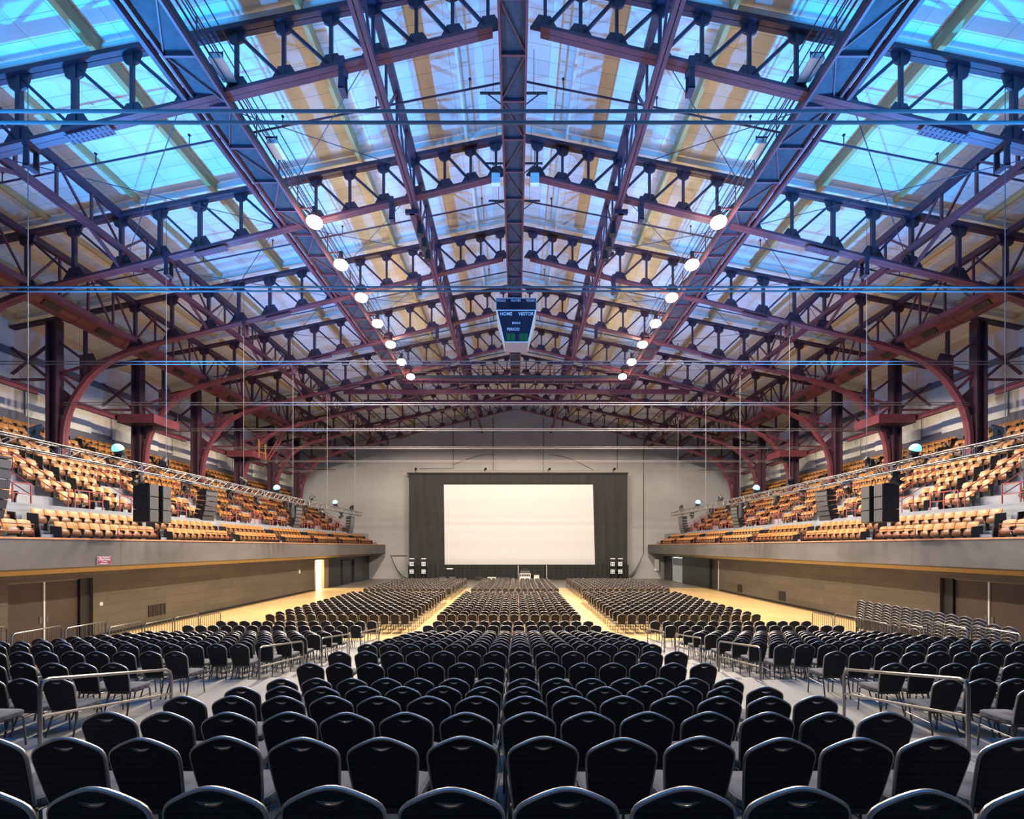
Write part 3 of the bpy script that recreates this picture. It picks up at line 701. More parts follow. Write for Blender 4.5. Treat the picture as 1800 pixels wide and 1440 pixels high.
# chain hoists on short beams under the inner lattice trusses
for s, side in SIDES:
    t = empty('hoist_beam', (s * 4.35, 20.1, EYE + 13.95)); tag(t, 'short maroon beam with chain hoists under the inner %s lattice truss' % side, 'hoist beam')
    m1 = MB(); m1.beam((0, 0, 0), (0, 3.0, 0), 0.22, 0.16); m1.build('beam', 'maroon', t)
    for yy in (0.05, 2.95):
        m1 = MB(); m1.box((-0.28, yy - 0.06, -0.08), (0.28, yy + 0.06, 0.1)); m1.cyl((0, yy, 0.1), (0, yy, 0.45), 0.03, n=6); m1.build('end_bracket', 'shaded_steel', t)
    for yy in (0.7, 1.6, 2.5):
        m1 = MB(); m1.cyl((-s * 0.2, yy, -0.1), (-s * 0.2, yy, -0.55), 0.14, 0.17, 10); m1.cyl((-s * 0.2, yy, 0.1), (-s * 0.2, yy, -0.1), 0.04, n=6); m1.build('chain_hoist', 'iron', t, smooth=True)

# ------------------------------------------------------------------ flood lamps (warm)
def light(name, typ, loc, col, power, parent=None, **k):
    d = bpy.data.lights.new(name, typ); d.color = col; d.energy = power
    for a, b in k.items(): setattr(d, a, b)
    o = bpy.data.objects.new(name, d); COL.objects.link(o); o.location = loc
    if parent: o.parent = parent
    return o
for s, side in SIDES:
    for i in range(7):
        y = 19.2 + 2.9 * i
        t = empty('flood_light', (s * 8.02, y, EYE + 12.9)); tag(t, 'glowing warm flood lamp under the %s catwalk, %s from the camera' % (side, ORD[i + 1]), 'flood light', 'glowing flood lamps under the catwalks')
        m1 = MB(); m1.cyl((0, 0, 0.32), (0, 0, 0.02), 0.12, 0.27, 16); m1.build('reflector', 'cat_steel', t, smooth=True)
        m1 = MB(); m1.cyl((0, 0, 0.3), (0, 0, 0.6), 0.09, n=10); m1.build('ballast', 'black', t)
        m1 = MB(); m1.beam((0, 0, 0.55), (s * 0.6, 0, 0.55), 0.05, 0.05); m1.build('mounting_arm', 'cat_steel', t)
        m1 = MB(); m1.sphere((0, 0, 0.0), 0.31, 16, 10, sz=0.65); o = m1.build('lamp_bulb', 'lamp', t, smooth=True)
        light('flood_glow', 'SPOT', (0, 0, -0.26), WARM, FLOOD_W, t, spot_size=R(156), spot_blend=0.08, shadow_soft_size=0.2).rotation_euler = (FLOOD_TILT, 0, 0)

# ------------------------------------------------------------------ lighting trusses over the balconies
TX, TZ = 14.5, EYE + 3.05
def box_truss(s, side):
    t = empty('lighting_truss', (s * TX, 0, TZ)); tag(t, 'silver aluminium box truss hung along the %s balcony, carrying stage lights' % side, 'lighting truss')
    h = 0.16; y0, y1 = 9.5, 44.9
    for a, b in ((-h, -h), (h, -h), (h, h), (-h, h)):
        m1 = MB(); m1.cyl((a, y0, b), (a, y1, b), 0.025, n=8); m1.build('chord_tube', 'alu', t, smooth=True)
    seg = 3.0; y = y0
    while y < y1 - 0.2:
        ye = min(y + seg, y1); k = 6; m1 = MB(); st = (ye - y) / k
        for j in range(k):
            a, b = y + st * j, y + st * (j + 1); q = 1 if j % 2 else -1
            for x in (-h, h): m1.cyl((x, a, q * h), (x, b, -q * h), 0.012, n=5)
            for z in (-h, h): m1.cyl((q * h, a, z), (-q * h, b, z), 0.012, n=5)
        for yy in (y + 0.03, ye - 0.03):
            m1.tube([(-h, yy, -h), (h, yy, -h), (h, yy, h), (-h, yy, h)], 0.022, 5, closed=True)
        m1.build('lacing', 'alu', t); y = ye
for s, side in SIDES: box_truss(s, side)
# suspension wires
for s, side in SIDES:
    for n in range(1, 7):
        y = TY(n) if n < 6 else 43.4
        m1 = MB(); m1.cyl((s * TX, y, TZ + 0.1), (s * TX, y, top_h(TX) - 0.1), 0.012, n=5)
        o = m1.build('suspension_wire', 'wire'); tag(o, 'thin vertical wire holding the %s lighting truss, %s from the camera' % (side, ORD[n]), 'wire', 'truss suspension wires')

# moving head lights
mvp = None
def moving_head(up=True):
    t = empty('moving_head_light', (0, 0, 0)); g = 1 if up else -1
    m1 = MB(); m1.box((-0.16, -0.12, g * 0.0), (0.16, 0.12, g * 0.1)); m1.build('base', 'black', t)
    m1 = MB(); m1.box((-0.17, -0.05, g * 0.1), (-0.13, 0.05, g * 0.36)); m1.box((0.13, -0.05, g * 0.1), (0.17, 0.05, g * 0.36)); m1.build('yoke', 'black', t)
    m1 = MB(); m1.cyl((0, 0.14, g * 0.32 + 0.1), (0, -0.16, g * 0.32 - 0.12), 0.09, 0.125, 12); m1.build('head', 'cab', t, smooth=True)
    m1 = MB(); m1.cyl((0, -0.155, g * 0.32 - 0.117), (0, -0.175, g * 0.32 - 0.131), 0.11, 0.11, 12); m1.build('lens', 'grille', t)
    return t
UP = moving_head(True); DN = moving_head(False); fu = fd = True
for s, side in SIDES:
    for i, (y, up) in enumerate(((14.6, True), (18.5, False), (19.9, True), (21.2, False), (24.5, False), (25.6, True), (27.0, False), (30.4, False), (33.2, False), (36.0, False), (42.6, True), (40.0, False), (34.4, True))):
        src = UP if up else DN
        if up: o = src if fu else copy_tree(src); fu = False
        else: o = src if fd else copy_tree(src); fd = False
        o.location = (s * TX, y, TZ + (0.19 if up else -0.19)); o.rotation_euler = (0, 0, s * R(35) + i * 0.5)
        tag(o, 'black moving-head stage light, %s along the %s truss, %s' % (ORD[i + 1], side, 'standing on top' if up else 'hanging below'), 'stage light', 'moving-head lights on the trusses')
# blue wash lights
for s, side in SIDES:
    for i, (y, pw) in enumerate(((6.5, 1.0), (17.65, 1.0), (29.3, 0.28), (38.7, 0.1))):
        if i == 0: nmz = 'blue_wash_light'
        t = empty('blue_wash_light', (s * TX, y, TZ + 0.3)); tag(t, 'bright blue glowing wash light on top of the %s truss, %s from the camera' % (side, ORD[i + 1]), 'stage light', 'blue wash lights on the trusses')
        m1 = MB(); m1.box((-0.18, -0.14, -0.14), (0.18, 0.14, -0.02)); m1.build('base', 'black', t)
        m1 = MB(); m1.cyl((0, 0.08, 0.0), (0, -0.05, 0.2), 0.15, 0.19, 14); m1.build('head', 'black', t)
        m1 = MB(); m1.sphere((0, -0.06, 0.22), 0.19, 14, 8); m1.build('lens', 'bluelamp', t, smooth=True)
        li = light('blue_glow', 'SPOT', (0, -0.06, 0.48), BLUE, BLUE_W * pw, t, spot_size=R(146), spot_blend=0.85, shadow_soft_size=0.10)
        li.rotation_euler = (PI, 0, 0)
        li.rotation_euler = (PI, -BLUE_TILT * s, 0)
# line array speakers: boxes along a curve, front to the hall axis
def line_array(s, y, z_top, n, bw, bh, label, twist=0.0):
    t = empty('line_array_speaker', (s * TX, y, z_top), 0); tag(t, label, 'speaker', 'hanging line array speakers')
    t.rotation_euler = (0, 0, 0.12 * s)
    x = 0.0; z = 0.0; ang = 0.0
    m1 = MB(); m1.box((-0.25, -bw / 2, 0.02), (0.25, bw / 2, 0.08)); m1.tube([(0, -0.2, 0.08), (0, 0, 0.35), (0, 0.2, 0.08)], 0.02, 6); m1.build('rigging_frame', 'black', t)
    for k in range(n):
        ang = R(1 + 3.4 * k)
        d = Vector((s * math.sin(ang), 0, -math.cos(ang))); f = Vector((-s * math.cos(ang), 0, -math.sin(ang)))   # down, front
        p = Vector((x, 0, z)); c = []
        for yy in (-bw / 2, bw / 2):
            for (a, b) in ((0.22, 0), (0.22, bh), (-0.22, bh * 0.8), (-0.22, bh * 0.1)): c.append(p + f * a + d * b + Vector((0, yy, 0)))
        m1 = MB(); m1.add(c, [(0, 1, 2, 3), (7, 6, 5, 4), (0, 4, 5, 1), (1, 5, 6, 2), (2, 6, 7, 3), (3, 7, 4, 0)]); cb = m1.build('cabinet', 'cab', t)
        m1 = MB(); g0 = p + f * 0.225
        cc = [g0 + d * (bh * 0.06) + Vector((0, -bw / 2 + 0.01, 0)), g0 + d * (bh * 0.06) + Vector((0, bw / 2 - 0.01, 0)), g0 + d * (bh * 0.94) + Vector((0, bw / 2 - 0.01, 0)), g0 + d * (bh * 0.94) + Vector((0, -bw / 2 + 0.01, 0))]
        m1.add(cc + [q + f * 0.012 for q in cc], [(0, 1, 2, 3), (4, 5, 6, 7), (0, 1, 5, 4), (1, 2, 6, 5), (2, 3, 7, 6), (3, 0, 4, 7)]); m1.build('grille', 'grille', cb)
        x += d.x * (bh + 0.01); z += d.z * (bh + 0.01)
for s, side in SIDES:
    line_array(s, 13.2, EYE + 2.45, 6, 0.9, 0.26, 'large hanging line array speaker at the %s edge of the photo' % side, 0.5)
    line_array(s, 22.7, EYE + 2.6, 6, 0.75, 0.21, 'curved black line array speaker beyond the tall %s subwoofers' % side, 0.6)
    line_array(s, 31.8, EYE + 2.62, 6, 0.7, 0.21, 'curved black line array speaker midway along the %s truss' % side, 0.6)
    line_array(s, 42.2, EYE + 2.6, 6, 0.75, 0.22, 'farthest curved line array speaker on the %s truss' % side, 0.5)
    for q, y in enumerate((19.4, 20.1)):
        t = empty('subwoofer_column', (s * (TX + 0.05), y - 0.4, EYE + 1.05)); tag(t, 'tall hanging column of black subwoofers, %s of the %s pair' % ('nearer' if q == 0 else 'farther', side), 'speaker', 'subwoofer columns')
        for k in range(3):
            zt_ = 1.42 - k * 0.5
            m1 = MB(); m1.box((-0.33, -0.24, zt_ - 0.485), (0.3, 0.24, zt_)); cb = m1.build('cabinet', 'cab', t)
            m1 = MB(); xx = -s * 0.33 if s > 0 else 0.30
            m1.box((xx - 0.006, -0.22, zt_ - 0.47), (xx + 0.02 if s < 0 else xx - 0.02, 0.22, zt_ - 0.015)); m1.build('grille', 'grille', cb)
        m1 = MB(); m1.tube([(0, -0.15, 1.42), (0, 0, 1.75), (0, 0.15, 1.42)], 0.015, 6); m1.build('rigging_strap', 'black', t)
    m1 = MB(); m1.cyl((s * TX, 31.2, EYE + 1.9), (s * TX, 31.2, EYE + 2.85), 0.17, n=12); o = m1.build('column_speaker', 'cab', smooth=True); tag(o, 'slim black column speaker hanging beside the middle array, %s truss' % side, 'speaker')

# ------------------------------------------------------------------ scoreboard
sy = 28.6; zt = EYE + 14.75; sb = empty('scoreboard', (-0.02, sy, EYE + 12.3)); tag(sb, 'dark hanging scoreboard reading HOME and VISITOR below the central catwalk', 'scoreboard')
h1 = 0.72; HH = 2.42; wt = 1.19; wm = 1.14; wb = 0.72; dep = 2.4
m1 = MB()   # upper box and tapered lower body
m1.box((-wt, 0, HH - h1), (wt, dep, HH))
m1.build('upper_case', 'score_ply', sb)
m1 = MB(); vs = [(-wm, 0.0, HH - h1), (wm, 0.0, HH - h1), (wm, dep, HH - h1), (-wm, dep, HH - h1), (-wb, 0.42, 0), (wb, 0.42, 0), (wb, dep - 0.5, 0), (-wb, dep - 0.5, 0)]
m1.add(vs, [(0, 3, 2, 1), (4, 5, 6, 7), (0, 1, 5, 4), (1, 2, 6, 5), (2, 3, 7, 6), (3, 0, 4, 7)]); m1.build('lower_case', 'score_ply', sb)
m1 = MB(); m1.box((-wb + 0.01, 0.43, -0.015), (wb - 0.01, dep - 0.51, 0)); m1.build('underside', 'score_bottom', sb)
m1 = MB(); m1.box((-wt, -0.02, HH - h1), (wt, 0.0, HH)); m1.build('upper_face', 'score', sb)
def face_pt(x, z, off):     # point on the sloping lower face
    k = 1 - z / (HH - h1); return Vector((x, 0.42 * k - off, z))
m1 = MB(); fr = [(-wm, HH - h1), (wm, HH - h1), (wb, 0.0), (-wb, 0.0)]
m1.add([face_pt(x, z, 0.02) for x, z in fr] + [face_pt(x, z, 0.0) for x, z in fr], [(0, 1, 2, 3), (7, 6, 5, 4), (0, 1, 5, 4), (1, 2, 6, 5), (2, 3, 7, 6), (3, 0, 4, 7)]); m1.build('lower_face', 'score', sb)
m1 = MB()
for a, b in zip(fr, fr[1:] + fr[:1]): m1.beam(face_pt(*a, 0.03), face_pt(*b, 0.03), 0.04, 0.04)
for a, b in (((-wt, HH - h1), (wt, HH - h1)), ((wt, HH - h1), (wt, HH)), ((wt, HH), (-wt, HH)), ((-wt, HH), (-wt, HH - h1))): m1.beam((a[0], -0.03, a[1]), (b[0], -0.03, b[1]), 0.03, 0.035)
m1.build('face_trim', 'score_trim', sb)
m1 = MB()
for x0, x1 in ((-1.1, -0.55), (0.62, 1.1), (-0.3, 0.2)): m1.box((x0, -0.026, HH - 0.64), (x1, -0.019, HH - 0.3))
m1.build('foul_digits', 'score', sb)
m1 = MB(); nn = [(-0.60, -0.34), (-0.30, -0.06), (0.18, 0.42), (0.46, 0.70)]
for x0, x1 in nn:
    m1.add([face_pt(x0, 0.06, 0.03), face_pt(x1, 0.06, 0.03), face_pt(x1, 0.46, 0.03), face_pt(x0, 0.46, 0.03), face_pt(x0, 0.06, 0.021), face_pt(x1, 0.06, 0.021), face_pt(x1, 0.46, 0.021), face_pt(x0, 0.46, 0.021)],
           [(0, 1, 2, 3), (7, 6, 5, 4), (0, 1, 5, 4), (1, 2, 6, 5), (2, 3, 7, 6), (3, 0, 4, 7)])
m1.build('clock_digits', 'score_green', sb)
def text(name, body, size, parent, loc, rot, m_, align='CENTER', ext=0.004, xs=1.0, bold=0.0):
    cu = bpy.data.curves.new(name, 'FONT'); cu.body = body; cu.size = size; cu.extrude = ext; cu.align_x = align; cu.align_y = 'CENTER'; cu.offset = bold
    tmp = bpy.data.objects.new(name, cu); COL.objects.link(tmp)
    dg = bpy.context.evaluated_depsgraph_get(); me = bpy.data.meshes.new_from_object(tmp.evaluated_get(dg))
    bpy.data.objects.remove(tmp)
    me.materials.clear(); me.materials.append(M[m_])
    o = bpy.data.objects.new(name, me); COL.objects.link(o); o.parent = parent; o.location = loc; o.rotation_euler = rot; o.scale = (xs, 1, 1)
    return o
for x, w in ((-0.88, 'FOULS'), (-0.02, 'PLAYER'), (0.85, 'FOULS')): text('lettering', w, 0.17, sb, (x, -0.03, HH - 0.15), (PI / 2, 0, 0), 'score_trim', bold=0.002)
tl = math.atan2(0.42, HH - h1)
for x, z, w, sz in ((-0.60, 1.50, 'HOME', 0.26), (0.58, 1.50, 'VISITOR', 0.25), (0.0, 1.02, 'BONUS', 0.15), (-0.18, 0.68, 'PERIOD', 0.22)):
    text('lettering', w, sz, sb, face_pt(x, z, 0.035), (PI / 2 + tl, 0, 0), 'score_trim', bold=0.002)
for x0, x1, z0, z1 in ((-0.95, -0.32, 0.95, 1.36), (0.30, 0.92, 0.95, 1.36)):
    P = [face_pt(x0, z0, 0.03), face_pt(x1, z0, 0.03), face_pt(x1, z1, 0.03), face_pt(x0, z1, 0.03)]
    m1 = MB()
    for a, b in zip(P, P[1:] + P[:1]): m1.beam(a, b, 0.015, 0.015)
    m1.build('score_window', 'iron', sb)
m1 = MB()
for x in (-0.5, 0.5):
    for y_ in (0.3, dep - 0.3): m1.cyl((x, y_, HH), (x, y_, HH + 0.15), 0.03, n=6)
m1.build('hanger', 'cat_floor', sb)

# ------------------------------------------------------------------ ducts, trays, monorails, ladder
for s, side in SIDES:
    t = empty('air_duct', (s * 22.0, 0, EYE + 11.55)); tag(t, 'long round maroon air duct high along the %s side' % side, 'air duct')
    m1 = MB(); m1.cyl((0, 12.0, 0), (0, 59.5, 0), 0.48, n=24); m1.build('duct_pipe', 'maroon_light', t, smooth=True)
    y = 14.0
    while y < 56:
        m1 = MB(); a = R(42)
        c = Vector((-s * 0.49 * math.cos(a), y, -0.49 * math.sin(a)))
        m1.beam(c - Vector((0, 0.42, 0)), c + Vector((0, 0.42, 0)), 0.06, 0.28, up=(-s * math.sin(a), 0, math.cos(a))); vg = m1.build('vent_grille', 'black', t)
        m1 = MB(); m1.cyl((0, y + 1.35, 0), (0, y + 1.45, 0), 0.50, n=24); m1.build('joint_band', 'maroon_light', t, smooth=True)
        y += S / 2
    for n in (2, 4, 6):
        t = empty('service_platform', (s * 23.8, TY(n) - 1.25, EYE + 7.78)); tag(t, 'boxy maroon service platform on the %s %s column' % (ORD[n], side), 'platform', 'service platforms on the columns')
        m1 = MB(); m1.box((-1.1, 0.15, 0), (1.1, 2.3, 0.06)); m1.build('platform_floor', 'shaded_steel', t)
        m1 = MB(); m1.box((-1.12, 0.10, 0), (1.12, 0.15, 0.55)); m1.box((-1.12, 2.3, 0), (1.12, 2.35, 0.55)); m1.box((-1.15, 0.1, 0), (-1.1, 2.35, 0.55)); m1.box((1.1, 0.1, 0), (1.15, 2.35, 0.55)); m1.build('side_plates', 'maroon', t)
        m1 = MB(); m1.tube([(-s * 1.1, 0.2, 0.5), (-s * 1.1, 0.2, 1.2), (-s * 1.1, 2.25, 1.2), (-s * 1.1, 2.25, 0.5)], 0.015, 6); m1.build('guard_rail', 'shaded_steel', t)
        if n == 6 and s < 0:
            m1 = MB(); m1.box((1.1, 1.0, 0.1), (1.2, 1.1, 1.7)); m1.box((1.1, 2.1, 0.1), (1.2, 2.2, 1.5)); m1.box((1.1, 1.0, 0.6), (1.15, 2.2, 0.68)); m1.build('yellow_gate', 'ply', t)
    for n in range(2, 8):
        y0 = TY(n) + (2.4 if n in (2, 4, 6) else 0.3); y1 = TY(n + 1) - 0.3
        m1 = MB(); m1.box((s * 25.15 - 0.1, y0, EYE + 8.0), (s * 25.15 + 0.1, y1, EYE + 8.04)); m1.box((s * 25.15 - 0.015, y0, EYE + 8.04), (s * 25.15 + 0.015, y1, EYE + 8.24)); m1.box((s * 25.15 - 0.1, y0, EYE + 8.24), (s * 25.15 + 0.1, y1, EYE + 8.28))
        o = m1.build('runway_beam', 'maroon'); tag(o, 'maroon I-beam between the %s and %s columns, %s wall' % (ORD[n], ORD[n + 1], side), 'beam', 'wall runway beams')
t = empty('ladder', (-23.4, 45.4, EYE + 8.2)); tag(t, 'sloping maroon ladder rising from the far left service platform', 'ladder')
m1 = MB(); m1.beam((0, -0.25, 0), (2.3, -0.25, 3.7), 0.05, 0.1); m1.beam((0, 0.25, 0), (2.3, 0.25, 3.7), 0.05, 0.1); m1.build('stringers', 'rail', t)
for k in range(14):
    u = (k + 0.5) / 14; m1 = MB(); m1.beam((2.3 * u, -0.25, 3.7 * u), (2.3 * u, 0.25, 3.7 * u), 0.03, 0.03); m1.build('rung', 'rail', t)

# ------------------------------------------------------------------ screen, drapes and stage kit
t = empty('projection_screen', (0.2, 58.9, 0)); tag(t, 'large white projection screen in a black masking frame on the end wall', 'screen')
x0, x1, z0, z1 = -8.95, 9.15, EYE - 2.15, EYE + 7.62
m1 = MB(); m1.add([(x0 - 0.1, 0, z1), (x1 - 0.05, 0, z1), (x1 + 0.2, 0, z0), (x0, 0, z0), (x0 - 0.1, 0.04, z1), (x1 - 0.05, 0.04, z1), (x1 + 0.2, 0.04, z0), (x0, 0.04, z0)], [(3, 2, 1, 0), (4, 5, 6, 7), (0, 1, 5, 4), (1, 2, 6, 5), (2, 3, 7, 6), (3, 0, 4, 7)])
m1.build('screen_surface', 'screen', t)
m1 = MB(); m1.box((-13.3, 0.08, EYE - 2.3), (13.3, 0.16, EYE + 8.95)); m1.build('backing', 'border', t)
for x in (-12.9, -6.0, 6.0, 12.9):
    m1 = MB(); m1.box((x - 0.1, 0.17, 0), (x + 0.1, 0.37, EYE + 8.8)); m1.build('support_post', 'black', t)
for a, b in ((-13.3, -9.3), (9.55, 13.3)):
    m1 = pleat(a, b, EYE - 2.3, EYE + 8.95, 0.03, 1.1, int(a) + 50, y=-0.02); m1.build('side_masking', 'border', t, smooth=True)
m1 = pleat(-9.3, 9.55, EYE + 7.66, EYE + 8.95, 0.03, 1.6, 5, y=-0.02); m1.build('top_masking', 'border', t, smooth=True)
m1 = MB(); m1.box((-13.5, -0.25, EYE + 8.85), (13.35, 0.1, EYE + 9.05)); m1.build('top_rail', 'drape', t)
o = pleat(-13.2, 13.4, 0.02, EYE - 2.1, 0.09, 0.55, 9, y=0).build('stage_drape', 'drape', smooth=True, loc=(0.1, 58.3, 0)); tag(o, 'pleated black drape hanging below the white screen', 'drape')
for i, x in enumerate((-12.5, -3.9, 4.0, 12.0)):
    t = empty('clip_spotlight', (x * 0.98, 58.6, EYE + 9.06)); tag(t, 'small dark spotlight clipped on the screen top, %s from the left' % ORD[i + 1], 'spotlight', 'spotlights on the screen top')
    m1 = MB(); m1.cyl((0, 0, 0), (0, 0, 0.25), 0.03, n=6); m1.build('stem', 'black', t)
    m1 = MB(); m1.cyl((-0.05, 0.05, 0.22), (0.12, -0.25, 0.42), 0.12, 0.15, 10); m1.build('head', 'black', t)
# blinder towers
bt = None
for i, x in enumerate((-12.45, -11.05, 11.25, 12.15)):
    t = empty('blinder_tower', (x + 0.1, 57.2, 0)); tag(t, 'black light stand with two lit grid panels, %s from the left' % ORD[i + 1], 'stage light', 'lit grid panel stands by the screen')
    m1 = MB(); m1.tube([(-0.3, -0.25, 0), (0, 0, 0.5)], 0.03, 6); m1.tube([(0.3, -0.25, 0), (0, 0, 0.5)], 0.03, 6); m1.tube([(0, 0.35, 0), (0, 0, 0.5)], 0.03, 6); m1.tube([(0, 0, 0.4), (0, 0, 2.65)], 0.04, 6); m1.build('stand', 'black', t)
    for zc in (1.05, 1.95):
        m1 = MB(); m1.box((-0.30, -0.16, zc - 0.34), (0.30, -0.04, zc + 0.34)); pn = m1.build('panel', 'black', t)
        m1 = MB()
        for a in range(3):
            for b in range(3): m1.box((-0.25 + a * 0.175, -0.175, zc - 0.24 + b * 0.17), (-0.25 + a * 0.175 + 0.11, -0.16, zc - 0.24 + b * 0.17 + 0.11))
        m1.build('lamp_grid', 'blinder', pn)
    m1 = MB(); m1.box((-0.28, -0.15, 2.5), (0.28, -0.05, 2.6)); m1.build('top_bar', 'white', t)
# stage rack, cases and poles
t = empty('equipment_rack', (1.0, 56.9, 0)); tag(t, 'pale equipment rack with stacked gear before the black drape', 'equipment rack')
m1 = MB(); m1.box((-0.65, -0.3, 0), (0.65, 0.3, 0.85)); m1.build('case', 'white', t)
m1 = MB()
for k in range(6): m1.box((-0.6 + k * 0.2, -0.32, 0.5), (-0.45 + k * 0.2, -0.3, 0.75))
m1.build('sockets', 'black', t)
m1 = MB(); m1.box((-0.55, -0.25, 0.86), (0.55, 0.25, 1.15)); m1.build('amplifier', 'conduit', t)
m1 = MB(); m1.box((-0.35, -0.2, 1.16), (0.3, 0.2, 1.4)); m1.build('mixer', 'iron', t)
for i, (x, w, h, mm, nm) in enumerate(((-2.9, 0.5, 0.42, 'white', 'small white case far left of the equipment rack'), (-1.5, 0.7, 0.45, 'iron', 'low dark case left of the equipment rack'), (-4.4, 0.4, 0.5, 'iron', 'dark box on the floor left of the white case'), (2.35, 0.3, 0.65, 'white', 'small white cabinet right of the equipment rack'), (-8.7, 0.35, 0.45, 'conduit', 'left grey monitor box in front of the left aisle'), (-7.5, 0.35, 0.45, 'conduit', 'right grey monitor box in front of the left aisle'))):
    t = empty('equipment_case', (x, 56.7, 0)); tag(t, nm, 'case')
    m1 = MB(); m1.box((-w, -0.25, 0), (w, 0.25, h)); m1.build('body', mm, t)
    m1 = MB(); m1.box((-w - 0.01, -0.26, h - 0.12), (w + 0.01, 0.26, h - 0.09)); m1.build('lid_band', 'conduit', t)
for i, x in enumerate((0.2, 3.6)):
    t = empty('drape_pole', (x, 57.7, 0)); tag(t, 'slim pale upright pole in front of the drape, %s one' % ('left' if i == 0 else 'right'), 'pole', 'drape poles')
    m1 = MB(); m1.cyl((0, 0, 0.02), (0, 0, 1.78), 0.04, n=8); m1.build('upright', 'white', t); m1 = MB(); m1.box((-0.25, -0.25, 0), (0.25, 0.25, 0.02)); m1.build('base_plate', 'conduit', t)
t = empty('drape_bar_light', (-8.0, 58.0, 0)); tag(t, 'thin white bar light against the black drape at left', 'light')
m1 = MB(); m1.box((-0.38, -0.05, 1.28), (0.38, 0.0, 1.36)); m1.build('tube', 'blinder', t); m1 = MB(); m1.box((-0.36, 0.0, 0), (-0.32, 0.03, 1.3)); m1.box((0.32, 0.0, 0), (0.36, 0.03, 1.3)); m1.build('stand', 'black', t)

# conduits and lines on the end wall
def wall_line(name, pts, r, label, mm='conduit'):
    m1 = MB(); m1.tube([(x, WALL_Y - 0.06, z) for x, z in pts], r, 6); o = m1.build(name, mm); tag(o, label, 'conduit')
def wz(u, v): return ((u - 908) * WALL_Y / F, EYE + (962 - v) * WALL_Y / F)
wall_line('wall_conduit', [wz(797, 740), wz(797, 824), wz(738, 824)], 0.05, 'grey conduit down the end wall ending left over the screen')
wall_line('wall_conduit', [wz(867, 735), wz(867, 828)], 0.04, 'thin vertical conduit left of the wall centre')
wall_line('wall_conduit', [wz(955, 735), wz(955, 832)], 0.035, 'thin vertical conduit right of the wall centre')
wall_line('wall_conduit', [wz(1085, 720), wz(1085, 826)], 0.05, 'vertical conduit above the right screen corner')
wall_line('wall_conduit', [wz(1131, 760), wz(1131, 975)], 0.05, 'long vertical conduit right of the black screen border')
wall_line('wall_conduit', [wz(526, 826), wz(590, 826)], 0.05, 'short reddish pipe on the far left end wall', 'maroon')
wall_line('wall_conduit', [wz(1228, 827), wz(1322, 827)], 0.05, 'short reddish pipe on the far right end wall', 'maroon')
wall_line('wall_arch_line', [wz(797 + 70 * k / 8 * 1.0, 817 - 18 * math.sin(k / 8 * PI / 2)) for k in range(9)], 0.035, 'faint curved conduit left of centre over the screen')
wall_line('wall_arch_line', [wz(1045 - 80 * k / 8, 828 - 28 * math.sin(k / 8 * PI / 2)) for k in range(9)], 0.035, 'faint curved conduit right of centre over the screen')
wall_line('wall_conduit', [wz(688, 977), wz(716, 977)], 0.06, 'short bar between left balcony end and screen border')
for s, side in SIDES:
    t = empty('hanging_cables', (s * 15.7, 59.4, 0)); tag(t, 'loose black cables drooping from the %s balcony end' % side, 'cables')
    for k in range(4 if s > 0 else 2):
        pts = []
        for j in range(13):
            u = j / 12; pts.append((-s * (0.2 + (2.2 + k * 0.4) * u), 0, 0.05 + (EYE - 0.95) * (1 - u) ** (2.2 + 0.3 * k)))
        m1 = MB(); m1.tube(pts, 0.03, 5); m1.build('cable', 'black', t)
m1 = MB(); m1.box((17.1, 59.7, 1.0), (17.6, 59.95, 2.4)); o = m1.build('wall_cabinet', 'white'); tag(o, 'narrow white cabinet on the wall beside the right curtain', 'cabinet')

# ------------------------------------------------------------------ signs, vents
t = empty('balcony_sign', (-BX + 0.02, 0, 0)); t.location = (-BX + 0.03, 18.72, EYE - 0.52); t.rotation_euler = (0, 0, PI / 2); tag(t, 'small maroon notice sign on the left balcony front', 'sign')
m1 = MB(); m1.box((-0.31, -0.005, -0.16), (0.31, 0.02, 0.16)); m1.build('border_plate', 'white', t)
m1 = MB(); m1.box((-0.30, -0.012, -0.15), (0.30, -0.005, 0.15)); m1.build('panel', 'sign', t)
for k, (w, sz) in enumerate((('City Ordinance', 0.078), ('Prohibits Smoking', 0.074), ('in Arena', 0.07), ('Violators subject to fine', 0.038))):
    text('lettering', w, sz, t, (0, -0.014, 0.105 - k * 0.072), (PI / 2, 0, 0), 'white', ext=0.002, bold=0.0015)
for s, y, w, z0_, z1_, nm in ((-1, 24.6, 1.1, 0.45, 1.0, 'dark floor level vent in the left wall behind the barriers'), (1, 39.6, 0.7, 0.25, 0.85, 'farther square vent low in the right wall'), (1, 33.3, 0.75, 0.25, 0.85, 'nearer square vent low in the right wall')):
    t = empty('wall_vent', (s * LWX, y, 0)); tag(t, nm, 'vent')
    m1 = MB(); m1.box((-s * 0.03, -w / 2, z0_), (0, w / 2, z1_)); m1.build('opening', 'black', t)
    m1 = MB()
    for k in range(5): m1.box((-s * 0.05, -w / 2 + k * w / 4 - 0.02, z0_ - 0.02), (-s * 0.03, -w / 2 + k * w / 4 + 0.02, z1_ + 0.02))
    m1.build('slats', 'doorleaf', t)
m1 = MB(); m1.box((-LWX, 21.2, 1.35), (-LWX + 0.04, 21.35, 1.5)); o = m1.build('wall_switch', 'white'); tag(o, 'tiny white switch on the wall right of the near left door', 'switch')
m1 = MB(); m1.box((-LWX, 40.6, 1.7), (-LWX + 0.04, 40.85, 2.05)); o = m1.build('wall_notice', 'white'); tag(o, 'small white notice on the left wall before the lit doorway', 'notice')

